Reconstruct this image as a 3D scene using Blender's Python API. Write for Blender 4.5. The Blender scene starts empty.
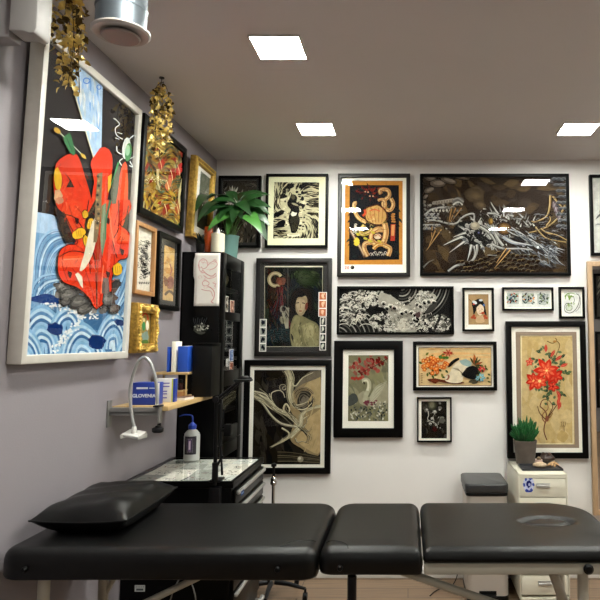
import bpy, bmesh, math, random
from mathutils import Vector, Matrix, Euler

PI = math.pi
R = math.radians
rnd = random.Random(7)
scn = bpy.context.scene
col = scn.collection

# ------------------------------------------------------------------ camera
F = 620.0
CAMZ = 1.56
PITCH = R(5.0)
SX, SY = -108.0 / 600, -(54.24 - 41) / 600
cam_d = bpy.data.cameras.new('camera')
cam_d.sensor_width = 36
cam_d.lens = 36 * F / 600
cam_d.shift_x, cam_d.shift_y = SX, SY
cam_d.clip_start = 0.02
cam = bpy.data.objects.new('camera', cam_d)
cam.location = (0, 0, CAMZ)
cam.rotation_euler = (PI / 2 + PITCH, 0, 0)
col.objects.link(cam)
scn.camera = cam

# ------------------------------------------------------------------ world, exposure
w = bpy.data.worlds.new('world')
scn.world = w
w.use_nodes = True
w.node_tree.nodes['Background'].inputs[0].default_value = (1.0, 0.95, 0.9, 1)
w.node_tree.nodes['Background'].inputs[1].default_value = 0.05
scn.view_settings.view_transform = 'Standard'
scn.view_settings.look = 'None'
scn.view_settings.gamma = 1
scn.view_settings.use_curve_mapping = False
scn.view_settings.exposure = 0.0
PANEL = 152.0          # radiance of the square ceiling lights
LIGHT_SPOTS = [(-.525, 3.465), (-.535, 2.475), (-.53, 1.49), (.975, 3.465), (.975, 2.475), (.975, 1.49),
               (2.475, 3.465), (2.475, 2.475), (2.475, 1.49), (.1, -1.5), (2.6, -1.5)]

# ------------------------------------------------------------------ helpers
XL, YB, ZC = -1.288, 4.09, 2.775        # left wall, back wall, ceiling
FZ = .06                               # height of the floor
XR, YF = 4.2, -2.4                     # right wall, wall behind the camera
CAMM = Matrix.Translation((0, 0, CAMZ)) @ Euler((PI / 2 + PITCH, 0, 0)).to_matrix().to_4x4()

def ray(u, v):
    d = Vector(((u - 300 + SX * 600) / F, (300 + SY * 600 - v) / F, -1))
    return (CAMM.to_3x3() @ d)

def at_y(u, v, y):
    d = ray(u, v)
    t = y / d.y
    return Vector((d.x * t, y, CAMZ + d.z * t))

def at_x(u, v, x):
    d = ray(u, v)
    t = x / d.x
    return Vector((x, d.y * t, CAMZ + d.z * t))

def lin(h):
    if isinstance(h, (tuple, list)):
        return tuple(h[:3])
    h = h.lstrip('#')
    c = [int(h[i:i + 2], 16) / 255 for i in (0, 2, 4)]
    return tuple(x / 12.92 if x <= .04045 else ((x + .055) / 1.055) ** 2.4 for x in c)

def mat(name, c, rough=.5, metal=0, var=0, scale=8, bump=0, bscale=60, coat=0, trans=0, spec=None, ior=None, sub=0, stretch=None):
    m = bpy.data.materials.new(name)
    m.use_nodes = True
    nt = m.node_tree
    b = nt.nodes['Principled BSDF']
    c = lin(c)
    b.inputs['Base Color'].default_value = (*c, 1)
    b.inputs['Roughness'].default_value = rough
    b.inputs['Metallic'].default_value = metal
    b.inputs['Coat Weight'].default_value = coat
    b.inputs['Transmission Weight'].default_value = trans
    if spec is not None: b.inputs['Specular IOR Level'].default_value = spec
    if ior: b.inputs['IOR'].default_value = ior
    if var or bump:
        tc = nt.nodes.new('ShaderNodeTexCoord')
        mp = nt.nodes.new('ShaderNodeMapping')
        nt.links.new(tc.outputs['Object'], mp.inputs[0])
        if stretch: mp.inputs['Scale'].default_value = stretch
    if var:
        n = nt.nodes.new('ShaderNodeTexNoise')
        n.inputs['Scale'].default_value = scale
        n.inputs['Detail'].default_value = 5
        nt.links.new(mp.outputs[0], n.inputs[0])
        r = nt.nodes.new('ShaderNodeMapRange')
        r.inputs[1].default_value = .3; r.inputs[2].default_value = .7
        r.inputs[3].default_value = 1 - var; r.inputs[4].default_value = 1 + var
        nt.links.new(n.outputs[0], r.inputs[0])
        mx = nt.nodes.new('ShaderNodeVectorMath'); mx.operation = 'SCALE'
        mx.inputs[0].default_value = c
        nt.links.new(r.outputs[0], mx.inputs['Scale'])
        nt.links.new(mx.outputs[0], b.inputs['Base Color'])
    if bump:
        n2 = nt.nodes.new('ShaderNodeTexNoise')
        n2.inputs['Scale'].default_value = bscale
        n2.inputs['Detail'].default_value = 3
        nt.links.new(mp.outputs[0], n2.inputs[0])
        bp = nt.nodes.new('ShaderNodeBump')
        bp.inputs['Strength'].default_value = bump
        bp.inputs['Distance'].default_value = .01
        nt.links.new(n2.outputs[0], bp.inputs['Height'])
        nt.links.new(bp.outputs[0], b.inputs['Normal'])
    return m

def emat(name, c, s):
    m = bpy.data.materials.new(name); m.use_nodes = True
    nt = m.node_tree; nt.nodes.clear()
    e = nt.nodes.new('ShaderNodeEmission'); o = nt.nodes.new('ShaderNodeOutputMaterial')
    e.inputs[0].default_value = (*lin(c), 1); e.inputs[1].default_value = s
    nt.links.new(e.outputs[0], o.inputs[0])
    return m

def glassmat(name, tint=(1, 1, 1), rough=0.0, ior=1.45):
    m = bpy.data.materials.new(name); m.use_nodes = True
    nt = m.node_tree; nt.nodes.clear()
    o = nt.nodes.new('ShaderNodeOutputMaterial')
    mx = nt.nodes.new('ShaderNodeMixShader'); fr = nt.nodes.new('ShaderNodeFresnel')
    t = nt.nodes.new('ShaderNodeBsdfTransparent'); g = nt.nodes.new('ShaderNodeBsdfGlossy')
    fr.inputs[0].default_value = ior
    t.inputs[0].default_value = (*tint, 1)
    g.inputs['Roughness'].default_value = rough
    ge = nt.nodes.new('ShaderNodeNewGeometry'); k = nt.nodes.new('ShaderNodeMath'); k.operation = 'SUBTRACT'; k.inputs[0].default_value = 1
    k2 = nt.nodes.new('ShaderNodeMath'); k2.operation = 'MULTIPLY'
    nt.links.new(ge.outputs['Backfacing'], k.inputs[1]); nt.links.new(fr.outputs[0], k2.inputs[0]); nt.links.new(k.outputs[0], k2.inputs[1])
    nt.links.new(k2.outputs[0], mx.inputs[0]); nt.links.new(t.outputs[0], mx.inputs[1])
    nt.links.new(g.outputs[0], mx.inputs[2]); nt.links.new(mx.outputs[0], o.inputs[0])
    return m

def pigment(name, rough=.6, var=.12, scale=40):
    """paint or ink: the colour is stored on the faces of the mesh"""
    m = bpy.data.materials.new(name); m.use_nodes = True
    nt = m.node_tree; b = nt.nodes['Principled BSDF']
    b.inputs['Roughness'].default_value = rough
    b.inputs['Specular IOR Level'].default_value = .08
    a = nt.nodes.new('ShaderNodeVertexColor'); a.layer_name = 'ink'
    tc = nt.nodes.new('ShaderNodeTexCoord')
    n = nt.nodes.new('ShaderNodeTexNoise'); n.inputs['Scale'].default_value = scale; n.inputs['Detail'].default_value = 4
    nt.links.new(tc.outputs['Object'], n.inputs[0])
    r = nt.nodes.new('ShaderNodeMapRange')
    r.inputs[1].default_value = .3; r.inputs[2].default_value = .7
    r.inputs[3].default_value = 1 - var; r.inputs[4].default_value = 1 + var
    nt.links.new(n.outputs[0], r.inputs[0])
    mx = nt.nodes.new('ShaderNodeVectorMath'); mx.operation = 'SCALE'
    nt.links.new(a.outputs['Color'], mx.inputs[0]); nt.links.new(r.outputs[0], mx.inputs['Scale'])
    nt.links.new(mx.outputs[0], b.inputs['Base Color'])
    return m

def thing(name, label, cat, loc=(0, 0, 0), rot=(0, 0, 0), group=None):
    o = bpy.data.objects.new(name, None)
    o.empty_display_size = .05
    col.objects.link(o)
    o.location = loc
    o.rotation_euler = rot if isinstance(rot, (tuple, list, Euler)) else (0, 0, rot)
    o['label'] = label; o['category'] = cat
    if group: o['group'] = group
    return o

class MB:
    def __init__(s):
        s.v = []; s.f = []
    def add(s, vs, fs):
        n = len(s.v)
        s.v += [tuple(x) for x in vs]
        s.f += [tuple(i + n for i in f) for f in fs]
        return s
    def box(s, c, d, rot=None):
        hx, hy, hz = d[0] / 2, d[1] / 2, d[2] / 2
        vs = [Vector((x, y, z)) for x in (-hx, hx) for y in (-hy, hy) for z in (-hz, hz)]
        if rot is not None:
            M = rot if isinstance(rot, Matrix) else Euler(rot).to_matrix()
            vs = [M @ q for q in vs]
        vs = [q + Vector(c) for q in vs]
        return s.add(vs, [(0, 1, 3, 2), (4, 6, 7, 5), (0, 4, 5, 1), (2, 3, 7, 6), (0, 2, 6, 4), (1, 5, 7, 3)])
    def b(s, x0, x1, y0, y1, z0, z1):
        return s.box(((x0 + x1) / 2, (y0 + y1) / 2, (z0 + z1) / 2), (abs(x1 - x0), abs(y1 - y0), abs(z1 - z0)))
    def tube(s, pts, r, n=12, cap=True, smooth=0):
        pts = [Vector(p) for p in pts]
        rr = r if isinstance(r, (list, tuple)) else [r] * len(pts)
        if smooth:
            pts2 = []; r2 = []
            for i in range(len(pts) - 1):
                p0 = pts[max(0, i - 1)]; p1 = pts[i]; p2 = pts[i + 1]; p3 = pts[min(len(pts) - 1, i + 2)]
                for k in range(smooth):
                    t = k / smooth
                    pts2.append(.5 * ((2 * p1) + (p2 - p0) * t + (2 * p0 - 5 * p1 + 4 * p2 - p3) * t * t + (3 * p1 - p0 - 3 * p2 + p3) * t ** 3))
                    r2.append(rr[i] * (1 - t) + rr[i + 1] * t)
            pts2.append(pts[-1]); r2.append(rr[-1]); pts, rr = pts2, r2
        vs = []; fs = []
        up = None
        for i, p in enumerate(pts):
            a = pts[max(0, i - 1)]; c = pts[min(len(pts) - 1, i + 1)]
            t = (c - a).normalized()
            if up is None:
                up = t.orthogonal().normalized()
            up = (up - t * up.dot(t))
            up = up.normalized() if up.length > 1e-6 else t.orthogonal().normalized()
            q = t.cross(up)
            for k in range(n):
                an = 2 * PI * k / n
                vs.append(p + (up * math.cos(an) + q * math.sin(an)) * rr[i])
        for i in range(len(pts) - 1):
            for k in range(n):
                k2 = (k + 1) % n
                fs.append((i * n + k, i * n + k2, (i + 1) * n + k2, (i + 1) * n + k))
        if cap:
            fs.append(tuple(reversed(range(n))))
            fs.append(tuple((len(pts) - 1) * n + k for k in range(n)))
        return s.add(vs, fs)
    def cyl(s, a, c, r, n=24, r2=None):
        return s.tube([a, c], [r, r if r2 is None else r2], n)
    def lathe(s, prof, c=(0, 0, 0), n=32, M=None):
        """prof: (radius, height) pairs from bottom to top"""
        vs = []; fs = []
        for (r, h) in prof:
            for k in range(n):
                a = 2 * PI * k / n
                q = Vector((r * math.cos(a), r * math.sin(a), h))
                if M is not None: q = M @ q
                vs.append(q + Vector(c))
        for i in range(len(prof) - 1):
            for k in range(n):
                k2 = (k + 1) % n
                fs.append((i * n + k, i * n + k2, (i + 1) * n + k2, (i + 1) * n + k))
        fs.append(tuple(reversed(range(n))))
        fs.append(tuple((len(prof) - 1) * n + k for k in range(n)))
        return s.add(vs, fs)
    def prism(s, poly, z0, z1, M=None):
        n = len(poly)
        vs = [Vector((p[0], p[1], z0)) for p in poly] + [Vector((p[0], p[1], z1)) for p in poly]
        if M is not None: vs = [M @ q for q in vs]
        fs = [tuple(reversed(range(n))), tuple(range(n, 2 * n))]
        fs += [(i, (i + 1) % n, n + (i + 1) % n, n + i) for i in range(n)]
        return s.add(vs, fs)
    def ball(s, c, r, n=16, m=10):
        rx, ry, rz = r if isinstance(r, (tuple, list)) else (r, r, r)
        vs = [(c[0], c[1], c[2] - rz)]
        for i in range(1, m):
            p = -PI / 2 + PI * i / m
            for k in range(n):
                a = 2 * PI * k / n
                vs.append((c[0] + rx * math.cos(p) * math.cos(a), c[1] + ry * math.cos(p) * math.sin(a), c[2] + rz * math.sin(p)))
        vs.append((c[0], c[1], c[2] + rz))
        fs = [(0, 1 + (k + 1) % n, 1 + k) for k in range(n)]
        for i in range(m - 2):
            for k in range(n):
                a = 1 + i * n + k; b_ = 1 + i * n + (k + 1) % n
                fs.append((a, b_, b_ + n, a + n))
        L = len(vs) - 1
        fs += [(L, 1 + (m - 2) * n + k, 1 + (m - 2) * n + (k + 1) % n) for k in range(n)]
        return s.add(vs, fs)
    def build(s, name, m, parent=None, bevel=0, seg=2, smooth=True, ang=35, off=None):
        me = bpy.data.meshes.new(name)
        me.from_pydata(s.v, [], s.f)
        bm = bmesh.new(); bm.from_mesh(me)
        bmesh.ops.recalc_face_normals(bm, faces=bm.faces)
        if bevel:
            bmesh.ops.bevel(bm, geom=[e for e in bm.edges if len(e.link_faces) == 2 and e.calc_face_angle(0) > R(30)], offset=bevel, segments=seg, profile=.5, affect='EDGES', clamp_overlap=True)
        if smooth:
            for f in bm.faces: f.smooth = True
            for e in bm.edges:
                if len(e.link_faces) == 2 and e.calc_face_angle(0) > R(ang): e.smooth = False
        bm.to_mesh(me); bm.free()
        me.materials.append(m)
        o = bpy.data.objects.new(name, me)
        col.objects.link(o)
        if parent: o.parent = parent
        return o

def solo(o, label, cat, group=None):
    o['label'] = label; o['category'] = cat
    if group: o['group'] = group
    return o

def struct(o):
    o['kind'] = 'structure'
    return o

def rrect(x0, x1, y0, y1, r, n=6):
    out = []
    for (cx, cy, a0) in ((x1 - r, y1 - r, 0), (x0 + r, y1 - r, 90), (x0 + r, y0 + r, 180), (x1 - r, y0 + r, 270)):
        for k in range(n + 1):
            a = R(a0 + 90 * k / n)
            out.append((cx + r * math.cos(a), cy + r * math.sin(a)))
    return out

def text_mesh(name, txt, size, m, parent, loc, rot, extrude=.0004, align='CENTER', bold=0, sx=1):
    cu = bpy.data.curves.new('t', 'FONT')
    cu.body = txt; cu.size = size; cu.extrude = extrude; cu.align_x = align; cu.align_y = 'CENTER'; cu.offset = bold
    cu.resolution_u = 3
    o = bpy.data.objects.new('t', cu); col.objects.link(o)
    me = bpy.data.meshes.new_from_object(o.evaluated_get(bpy.context.evaluated_depsgraph_get()))
    bpy.data.objects.remove(o)
    me.name = name
    me.materials.clear(); me.materials.append(m)
    r = bpy.data.objects.new(name, me); col.objects.link(r)
    r.parent = parent; r.location = loc; r.rotation_euler = rot; r.scale = (sx, 1, 1)
    return r

# ------------------------------------------------------------------ drawing toolkit: shapes laid on a sheet
class Art:
    """Draws printed or painted shapes on a sheet lying in local x (right) / z (up); local -y faces the viewer"""
    def __init__(s, mapfn=None, rect=None, y=0.0, step=1.2e-5):
        s.map = mapfn; s.rect = rect; s.y = y; s.step = step
        s.v = []; s.f = []; s.c = []; s.ox = s.oy = 0; s.s = 1.0; s.n = 0
        s.rng = random.Random(3)
    def tone(s, c):
        return tuple(max(.0015, q - .012 * (1 - q)) for q in lin(c))
    def crop(s, x0, y0, sc):
        s.ox, s.oy, s.s = x0, y0, sc
        return s
    def P(s, p):
        u, v = s.ox + p[0] / s.s, s.oy + p[1] / s.s
        x, z = s.map(u, v)
        r = s.rect
        if r:
            x = min(max(x, r[0]), r[1]); z = min(max(z, r[2]), r[3])
        return x, z
    def raw(s, pts, c, same=False):
        if not same: s.n += 1
        y = s.y - s.n * s.step
        k = len(s.v)
        s.v += [(x, y, z) for x, z in pts]
        s.f.append(tuple(range(k, k + len(pts))))
        s.c.append(s.tone(c))
    def quadstrip(s, A, B, c):
        s.n += 1
        y = s.y - s.n * s.step
        k = len(s.v); n = len(A)
        s.v += [(x, y, z) for x, z in A] + [(x, y, z) for x, z in B]
        cc = s.tone(c)
        for i in range(n - 1):
            s.f.append((k + i, k + i + 1, k + n + i + 1, k + n + i)); s.c.append(cc)
    def bg(s, c):
        r = s.rect
        s.raw([(r[0], r[2]), (r[1], r[2]), (r[1], r[3]), (r[0], r[3])], c)
    def poly(s, pts, c, sm=0):
        if sm: pts = s.smooth(pts + pts[:3], sm)[sm:-2 * sm] if len(pts) > 3 else pts
        s.raw([s.P(p) for p in pts], c)
    def smooth(s, pts, n=5):
        out = []
        for i in range(len(pts) - 1):
            p0 = pts[max(0, i - 1)]; p1 = pts[i]; p2 = pts[i + 1]; p3 = pts[min(len(pts) - 1, i + 2)]
            for k in range(n):
                t = k / n
                out.append(tuple(.5 * (2 * p1[j] + (p2[j] - p0[j]) * t + (2 * p0[j] - 5 * p1[j] + 4 * p2[j] - p3[j]) * t * t + (3 * p1[j] - p0[j] - 3 * p2[j] + p3[j]) * t ** 3) for j in (0, 1)))
        out.append(pts[-1])
        return out
    def stroke(s, pts, w0, c, w1=None, sm=4, bulge=False):
        if w1 is None: w1 = w0
        if sm and len(pts) > 2: pts = s.smooth(pts, sm)
        A = []; B = []
        n = len(pts)
        for i, p in enumerate(pts):
            a = pts[max(0, i - 1)]; b = pts[min(n - 1, i + 1)]
            dx, dy = b[0] - a[0], b[1] - a[1]
            L = math.hypot(dx, dy) or 1
            t = i / (n - 1)
            w_ = (w0 + (w1 - w0) * t) / 2
            if bulge: w_ = w0 / 2 * (math.sin(PI * t) * .9 + .1)
            A.append(s.P((p[0] - dy / L * w_, p[1] + dx / L * w_)))
            B.append(s.P((p[0] + dy / L * w_, p[1] - dx / L * w_)))
        s.quadstrip(A, B, c)
    def ell(s, cx, cy, rx, ry, c, rot=0, n=14, jit=0):
        ca, sa = math.cos(R(rot)), math.sin(R(rot))
        pts = []
        for k in range(n):
            a = 2 * PI * k / n
            j = 1 + s.rng.uniform(-jit, jit)
            x, y = rx * math.cos(a) * j, ry * math.sin(a) * j
            pts.append((cx + x * ca - y * sa, cy + x * sa + y * ca))
        s.raw([s.P(p) for p in pts], c)
    def arc(s, cx, cy, rx, ry, a0, a1, w, c, n=12, w1=None, bulge=False):
        s.stroke([(cx + rx * math.cos(R(a0 + (a1 - a0) * k / n)), cy + ry * math.sin(R(a0 + (a1 - a0) * k / n))) for k in range(n + 1)], w, c, w1, sm=0, bulge=bulge)
    def curl(s, cx, cy, r, turns, a0, w, c, d=1, n=22):
        s.stroke([(cx + r * (1 - .85 * k / n) * math.cos(R(a0 + d * 360 * turns * k / n)), cy + r * (1 - .85 * k / n) * math.sin(R(a0 + d * 360 * turns * k / n))) for k in range(n + 1)], w, c, w * .5, sm=0)
    def leaf(s, x, y, L, wd, ang, c, c2=None):
        dx, dy = math.cos(R(ang)), math.sin(R(ang))
        pts = []
        for t in (0, .25, .5, .75, 1, .75, .5, .25):
            sd = 1 if len(pts) < 4 else -1
            h = wd / 2 * math.sin(PI * t) * sd
            pts.append((x + dx * L * t - dy * h, y + dy * L * t + dx * h))
        s.raw([s.P(p) for p in pts], c)
        if c2: s.stroke([(x, y), (x + dx * L * .9, y + dy * L * .9)], wd * .12, c2, sm=0)
    def flower(s, x, y, r, n, c, c2, cc, rot=0, pw=.55):
        for k in range(n):
            a = rot + 360 * k / n + s.rng.uniform(-8, 8)
            s.leaf(x, y, r * s.rng.uniform(.85, 1.1), r * pw, a, c)
            s.leaf(x, y, r * .7, r * pw * .45, a, c2)
        s.ell(x, y, r * .18, r * .18, cc)
    def flecks(s, x0, y0, x1, y1, n, cols, L, wd, angf, test=None):
        for _ in range(n):
            x, y = s.rng.uniform(x0, x1), s.rng.uniform(y0, y1)
            if test and not test(x, y): continue
            l = L * s.rng.uniform(.4, 1.3); pts = [(x, y)]
            for k in range(4):
                a = R(angf(x, y)); x += math.cos(a) * l / 4; y += math.sin(a) * l / 4
                pts.append((x, y))
            s.stroke(pts, wd * s.rng.uniform(.5, 1.4), s.rng.choice(cols), sm=0, bulge=True)
    def hump(s, cx, cy, rx, ry, n, cols, a0=180, a1=360, w=None):
        for k in range(n):
            t = 1 - k / n
            s.arc(cx, cy, rx * t, ry * t, a0, a1, (w or rx / n * .6), cols[k % len(cols)], n=16)
    def hump_fill(s, cx, cy, rx, ry, cols, rot=0):
        n = len(cols)
        for k, c in enumerate(cols):
            t = 1 - k / n
            s.ell(cx, cy, rx * t, ry * t, c, rot, n=24)
    def build(s, name, m, parent):
        me = bpy.data.meshes.new(name)
        me.from_pydata(s.v, [], s.f)
        at = me.color_attributes.new('ink', 'FLOAT_COLOR', 'CORNER')
        i = 0
        for f, c in zip(me.polygons, s.c):
            for _ in range(f.loop_total):
                at.data[i].color = (*c, 1); i += 1
        me.materials.append(m)
        o = bpy.data.objects.new(name, me); col.objects.link(o); o.parent = parent
        return o
# ------------------------------------------------------------------ materials
M = {}
M['wall_white'] = mat('white_wall_paint', '#e2dedb', .75, var=.02, scale=3, bump=.05, bscale=250)
M['wall_lilac'] = mat('lilac_grey_wall_paint', '#8e878c', .55, var=.04, scale=2.5, bump=.08, bscale=200)
M['ceiling'] = mat('ceiling_paint', '#d2ced0', .8, var=.015, scale=2)
M['white_trim'] = mat('white_trim', '#dcd8d2', .5)
M['black_frame'] = mat('black_frame_lacquer', '#030303', .4, var=.1, scale=30, spec=.13)
M['brown_frame'] = mat('dark_brown_frame', '#0d0806', .45, var=.15, scale=30)
M['silver_frame'] = mat('pale_silver_frame', '#d0cbc2', .4, metal=.1, var=.04, scale=25)
M['oak_frame'] = mat('oak_frame_wood', '#a8794a', .45, var=.2, scale=40, stretch=(1, 1, .15))
M['gold'] = mat('gilding', '#b08a3c', .36, metal=.55, var=.4, scale=60, bump=.4, bscale=120)
M['gold_leaf'] = mat('gold_foil_leaf', '#f2d680', .34, metal=.4, var=.3, scale=30)
M['gold_bright'] = mat('bright_gilding', '#e0bd62', .3, metal=.55, var=.25, scale=60)
M['gold_shade'] = mat('strand_and_shade_brown', '#5e4a1e', .4, metal=.4)  # brown of the garland strands and of leaves painted as inner shadow
M['glass'] = glassmat('picture_glass')
M['mirror'] = mat('mirror_silver', '#e8eaea', .01, metal=1)
M['mat_white'] = mat('white_mount_board', '#f6f2e6', .8, var=.02, scale=20)
M['mat_cream'] = mat('cream_mount_board', '#ecebc6', .8, var=.02, scale=20)
M['mat_black'] = mat('black_mount_board', '#1b1a19', .7)
M['mat_taupe'] = mat('taupe_mount_board', '#8f7c69', .8, var=.05, scale=60)
M['backing'] = mat('backing_board', '#6b5a45', .9)
M['ink'] = pigment('printed_pigment')
M['paint'] = pigment('painted_pigment', .55, .2, 25)
M['black_lacquer'] = mat('black_cabinet_lacquer', '#030303', .3, var=.1, scale=6, spec=.14)
M['black_plastic'] = mat('black_plastic', '#080808', .45, spec=.2)
M['dark_metal'] = mat('dark_metal', '#1c1c1e', .35, metal=.6)
M['chrome'] = mat('chrome', '#c8c8c8', .15, metal=1)
M['alu'] = mat('brushed_aluminium', '#b5b4b1', .38, metal=.6, var=.06, scale=80)
M['steel'] = mat('grey_steel', '#8b8986', .4, metal=.5)
M['white_plastic'] = mat('white_plastic', '#dedbd6', .4)
M['paper'] = mat('paper', '#e6e1da', .8, var=.02, scale=30)
M['birch'] = mat('birch_board', '#c2a370', .45, var=.12, scale=14, stretch=(3, .4, 3))
M['vinyl'] = mat('black_vinyl', '#060606', .36, var=.08, scale=4, spec=.32, bump=.12, bscale=350)
M['ivory'] = mat('ivory_painted_metal', '#b3aea0', .4)
M['cream_metal'] = mat('cream_painted_steel', '#d6d1c0', .4)

# ------------------------------------------------------------------ room shell
TH = .12
def slab(name, m, *a):
    return struct(MB().b(*a).build(name, m, smooth=False))
# floor: oak planks
fm = bpy.data.materials.new('oak_plank_floor'); fm.use_nodes = True
nt = fm.node_tree; bs = nt.nodes['Principled BSDF']
tc = nt.nodes.new('ShaderNodeTexCoord')
br = nt.nodes.new('ShaderNodeTexBrick')
br.inputs['Scale'].default_value = 1
br.inputs['Brick Width'].default_value = 1.3; br.inputs['Row Height'].default_value = .14
br.inputs['Mortar Size'].default_value = .002
br.inputs['Color1'].default_value = (*lin('#836b54'), 1); br.inputs['Color2'].default_value = (*lin('#735c47'), 1)
br.inputs['Mortar'].default_value = (*lin('#3d2c1c'), 1)
nt.links.new(tc.outputs['Object'], br.inputs[0])
mp = nt.nodes.new('ShaderNodeMapping'); mp.inputs['Scale'].default_value = (1.5, 22, 1)
nt.links.new(tc.outputs['Object'], mp.inputs[0])
nz = nt.nodes.new('ShaderNodeTexNoise'); nz.inputs['Scale'].default_value = 3; nz.inputs['Detail'].default_value = 6
nt.links.new(mp.outputs[0], nz.inputs[0])
rg = nt.nodes.new('ShaderNodeMapRange'); rg.inputs[1].default_value = .3; rg.inputs[2].default_value = .7; rg.inputs[3].default_value = .78; rg.inputs[4].default_value = 1.15
nt.links.new(nz.outputs[0], rg.inputs[0])
sc_ = nt.nodes.new('ShaderNodeVectorMath'); sc_.operation = 'SCALE'
nt.links.new(br.outputs[0], sc_.inputs[0]); nt.links.new(rg.outputs[0], sc_.inputs['Scale'])
nt.links.new(sc_.outputs[0], bs.inputs['Base Color']); bs.inputs['Roughness'].default_value = .4

slab('floor', fm, XL - TH, XR + TH, YF - TH, YB + TH, FZ - .1, FZ)
slab('ceiling', M['ceiling'], XL - TH, XR + TH, YF - TH, YB + TH, ZC, ZC + .1)
slab('wall_back', M['wall_white'], XL - TH, XR + TH, YB, YB + TH, 0, ZC)
slab('wall_left', M['wall_lilac'], XL - TH, XL, YF, YB, 0, ZC)
slab('wall_right', M['wall_white'], XR, XR + TH, YF, YB, 0, ZC)
slab('wall_front', mat('grey_wall_paint', '#7f7b79', .7), XL - TH, XR + TH, YF - TH, YF, 0, ZC)
struct(MB().b(XL + .012, XR, YB - .012, YB, FZ, FZ + .06).build('baseboard_back', M['white_trim'], bevel=.003))
struct(MB().b(XL, XL + .012, YF, YB, FZ, FZ + .06).build('baseboard_left', M['white_trim'], bevel=.003))

# ------------------------------------------------------------------ square ceiling lights
M['diffuser'] = emat('lit_diffuser', (.98, 1.0, .92), PANEL)
S = .194
lab = {0: 'square recessed ceiling light, the farther of the two on the left side of the ceiling',
       1: 'square recessed ceiling light, the near bright one at the left beside the round duct outlet',
       3: 'square recessed ceiling light at the right edge, above the dragon picture'}
first = None
for i, (x, y) in enumerate(LIGHT_SPOTS):
    l = lab.get(i, 'square recessed ceiling light outside the picture frame')
    if first is None:
        t = thing('ceiling_light', l, 'ceiling light', (x, y, ZC), 0, 'square lights in the ceiling')
        fr = MB(); h = S / 2
        for (a, b_, c, d) in ((-h - .006, h + .006, h, h + .006), (-h - .006, h + .006, -h - .006, -h), (-h - .006, -h, -h, h), (h, h + .006, -h, h)):
            fr.b(a, b_, c, d, -.008, 0)
        fo = fr.build('trim_frame', M['white_plastic'], t)
        do = MB().b(-h, h, -h, h, -.005, -.001).build('diffuser', M['diffuser'], t, smooth=False)
        first = (t, fo, do)
    else:
        t = first[0].copy(); t.location = (x, y, ZC); t['label'] = l; col.objects.link(t)
        for ch in first[1:]:
            c = ch.copy(); c.parent = t; col.objects.link(c)
# ------------------------------------------------------------------ framed pictures
def frame_mesh(W, H, fw, d, lip=.0):
    """mitred frame, outer W x H, bar width fw, depth d; local x/z, front at y=-d"""
    mb = MB()
    o = [(-W / 2, -H / 2), (W / 2, -H / 2), (W / 2, H / 2), (-W / 2, H / 2)]
    i = [(-W / 2 + fw, -H / 2 + fw), (W / 2 - fw, -H / 2 + fw), (W / 2 - fw, H / 2 - fw), (-W / 2 + fw, H / 2 - fw)]
    vs = []
    for k in range(4):
        vs += [(o[k][0], 0, o[k][1]), (o[k][0], -d, o[k][1]), (i[k][0], -d + lip, i[k][1]), (i[k][0], 0, i[k][1])]
    fs = []
    for k in range(4):
        a = 4 * k; b_ = 4 * ((k + 1) % 4)
        for j in range(4):
            fs.append((a + j, a + (j + 1) % 4, b_ + (j + 1) % 4, b_ + j))
    mb.add(vs, fs)
    return mb

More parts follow.
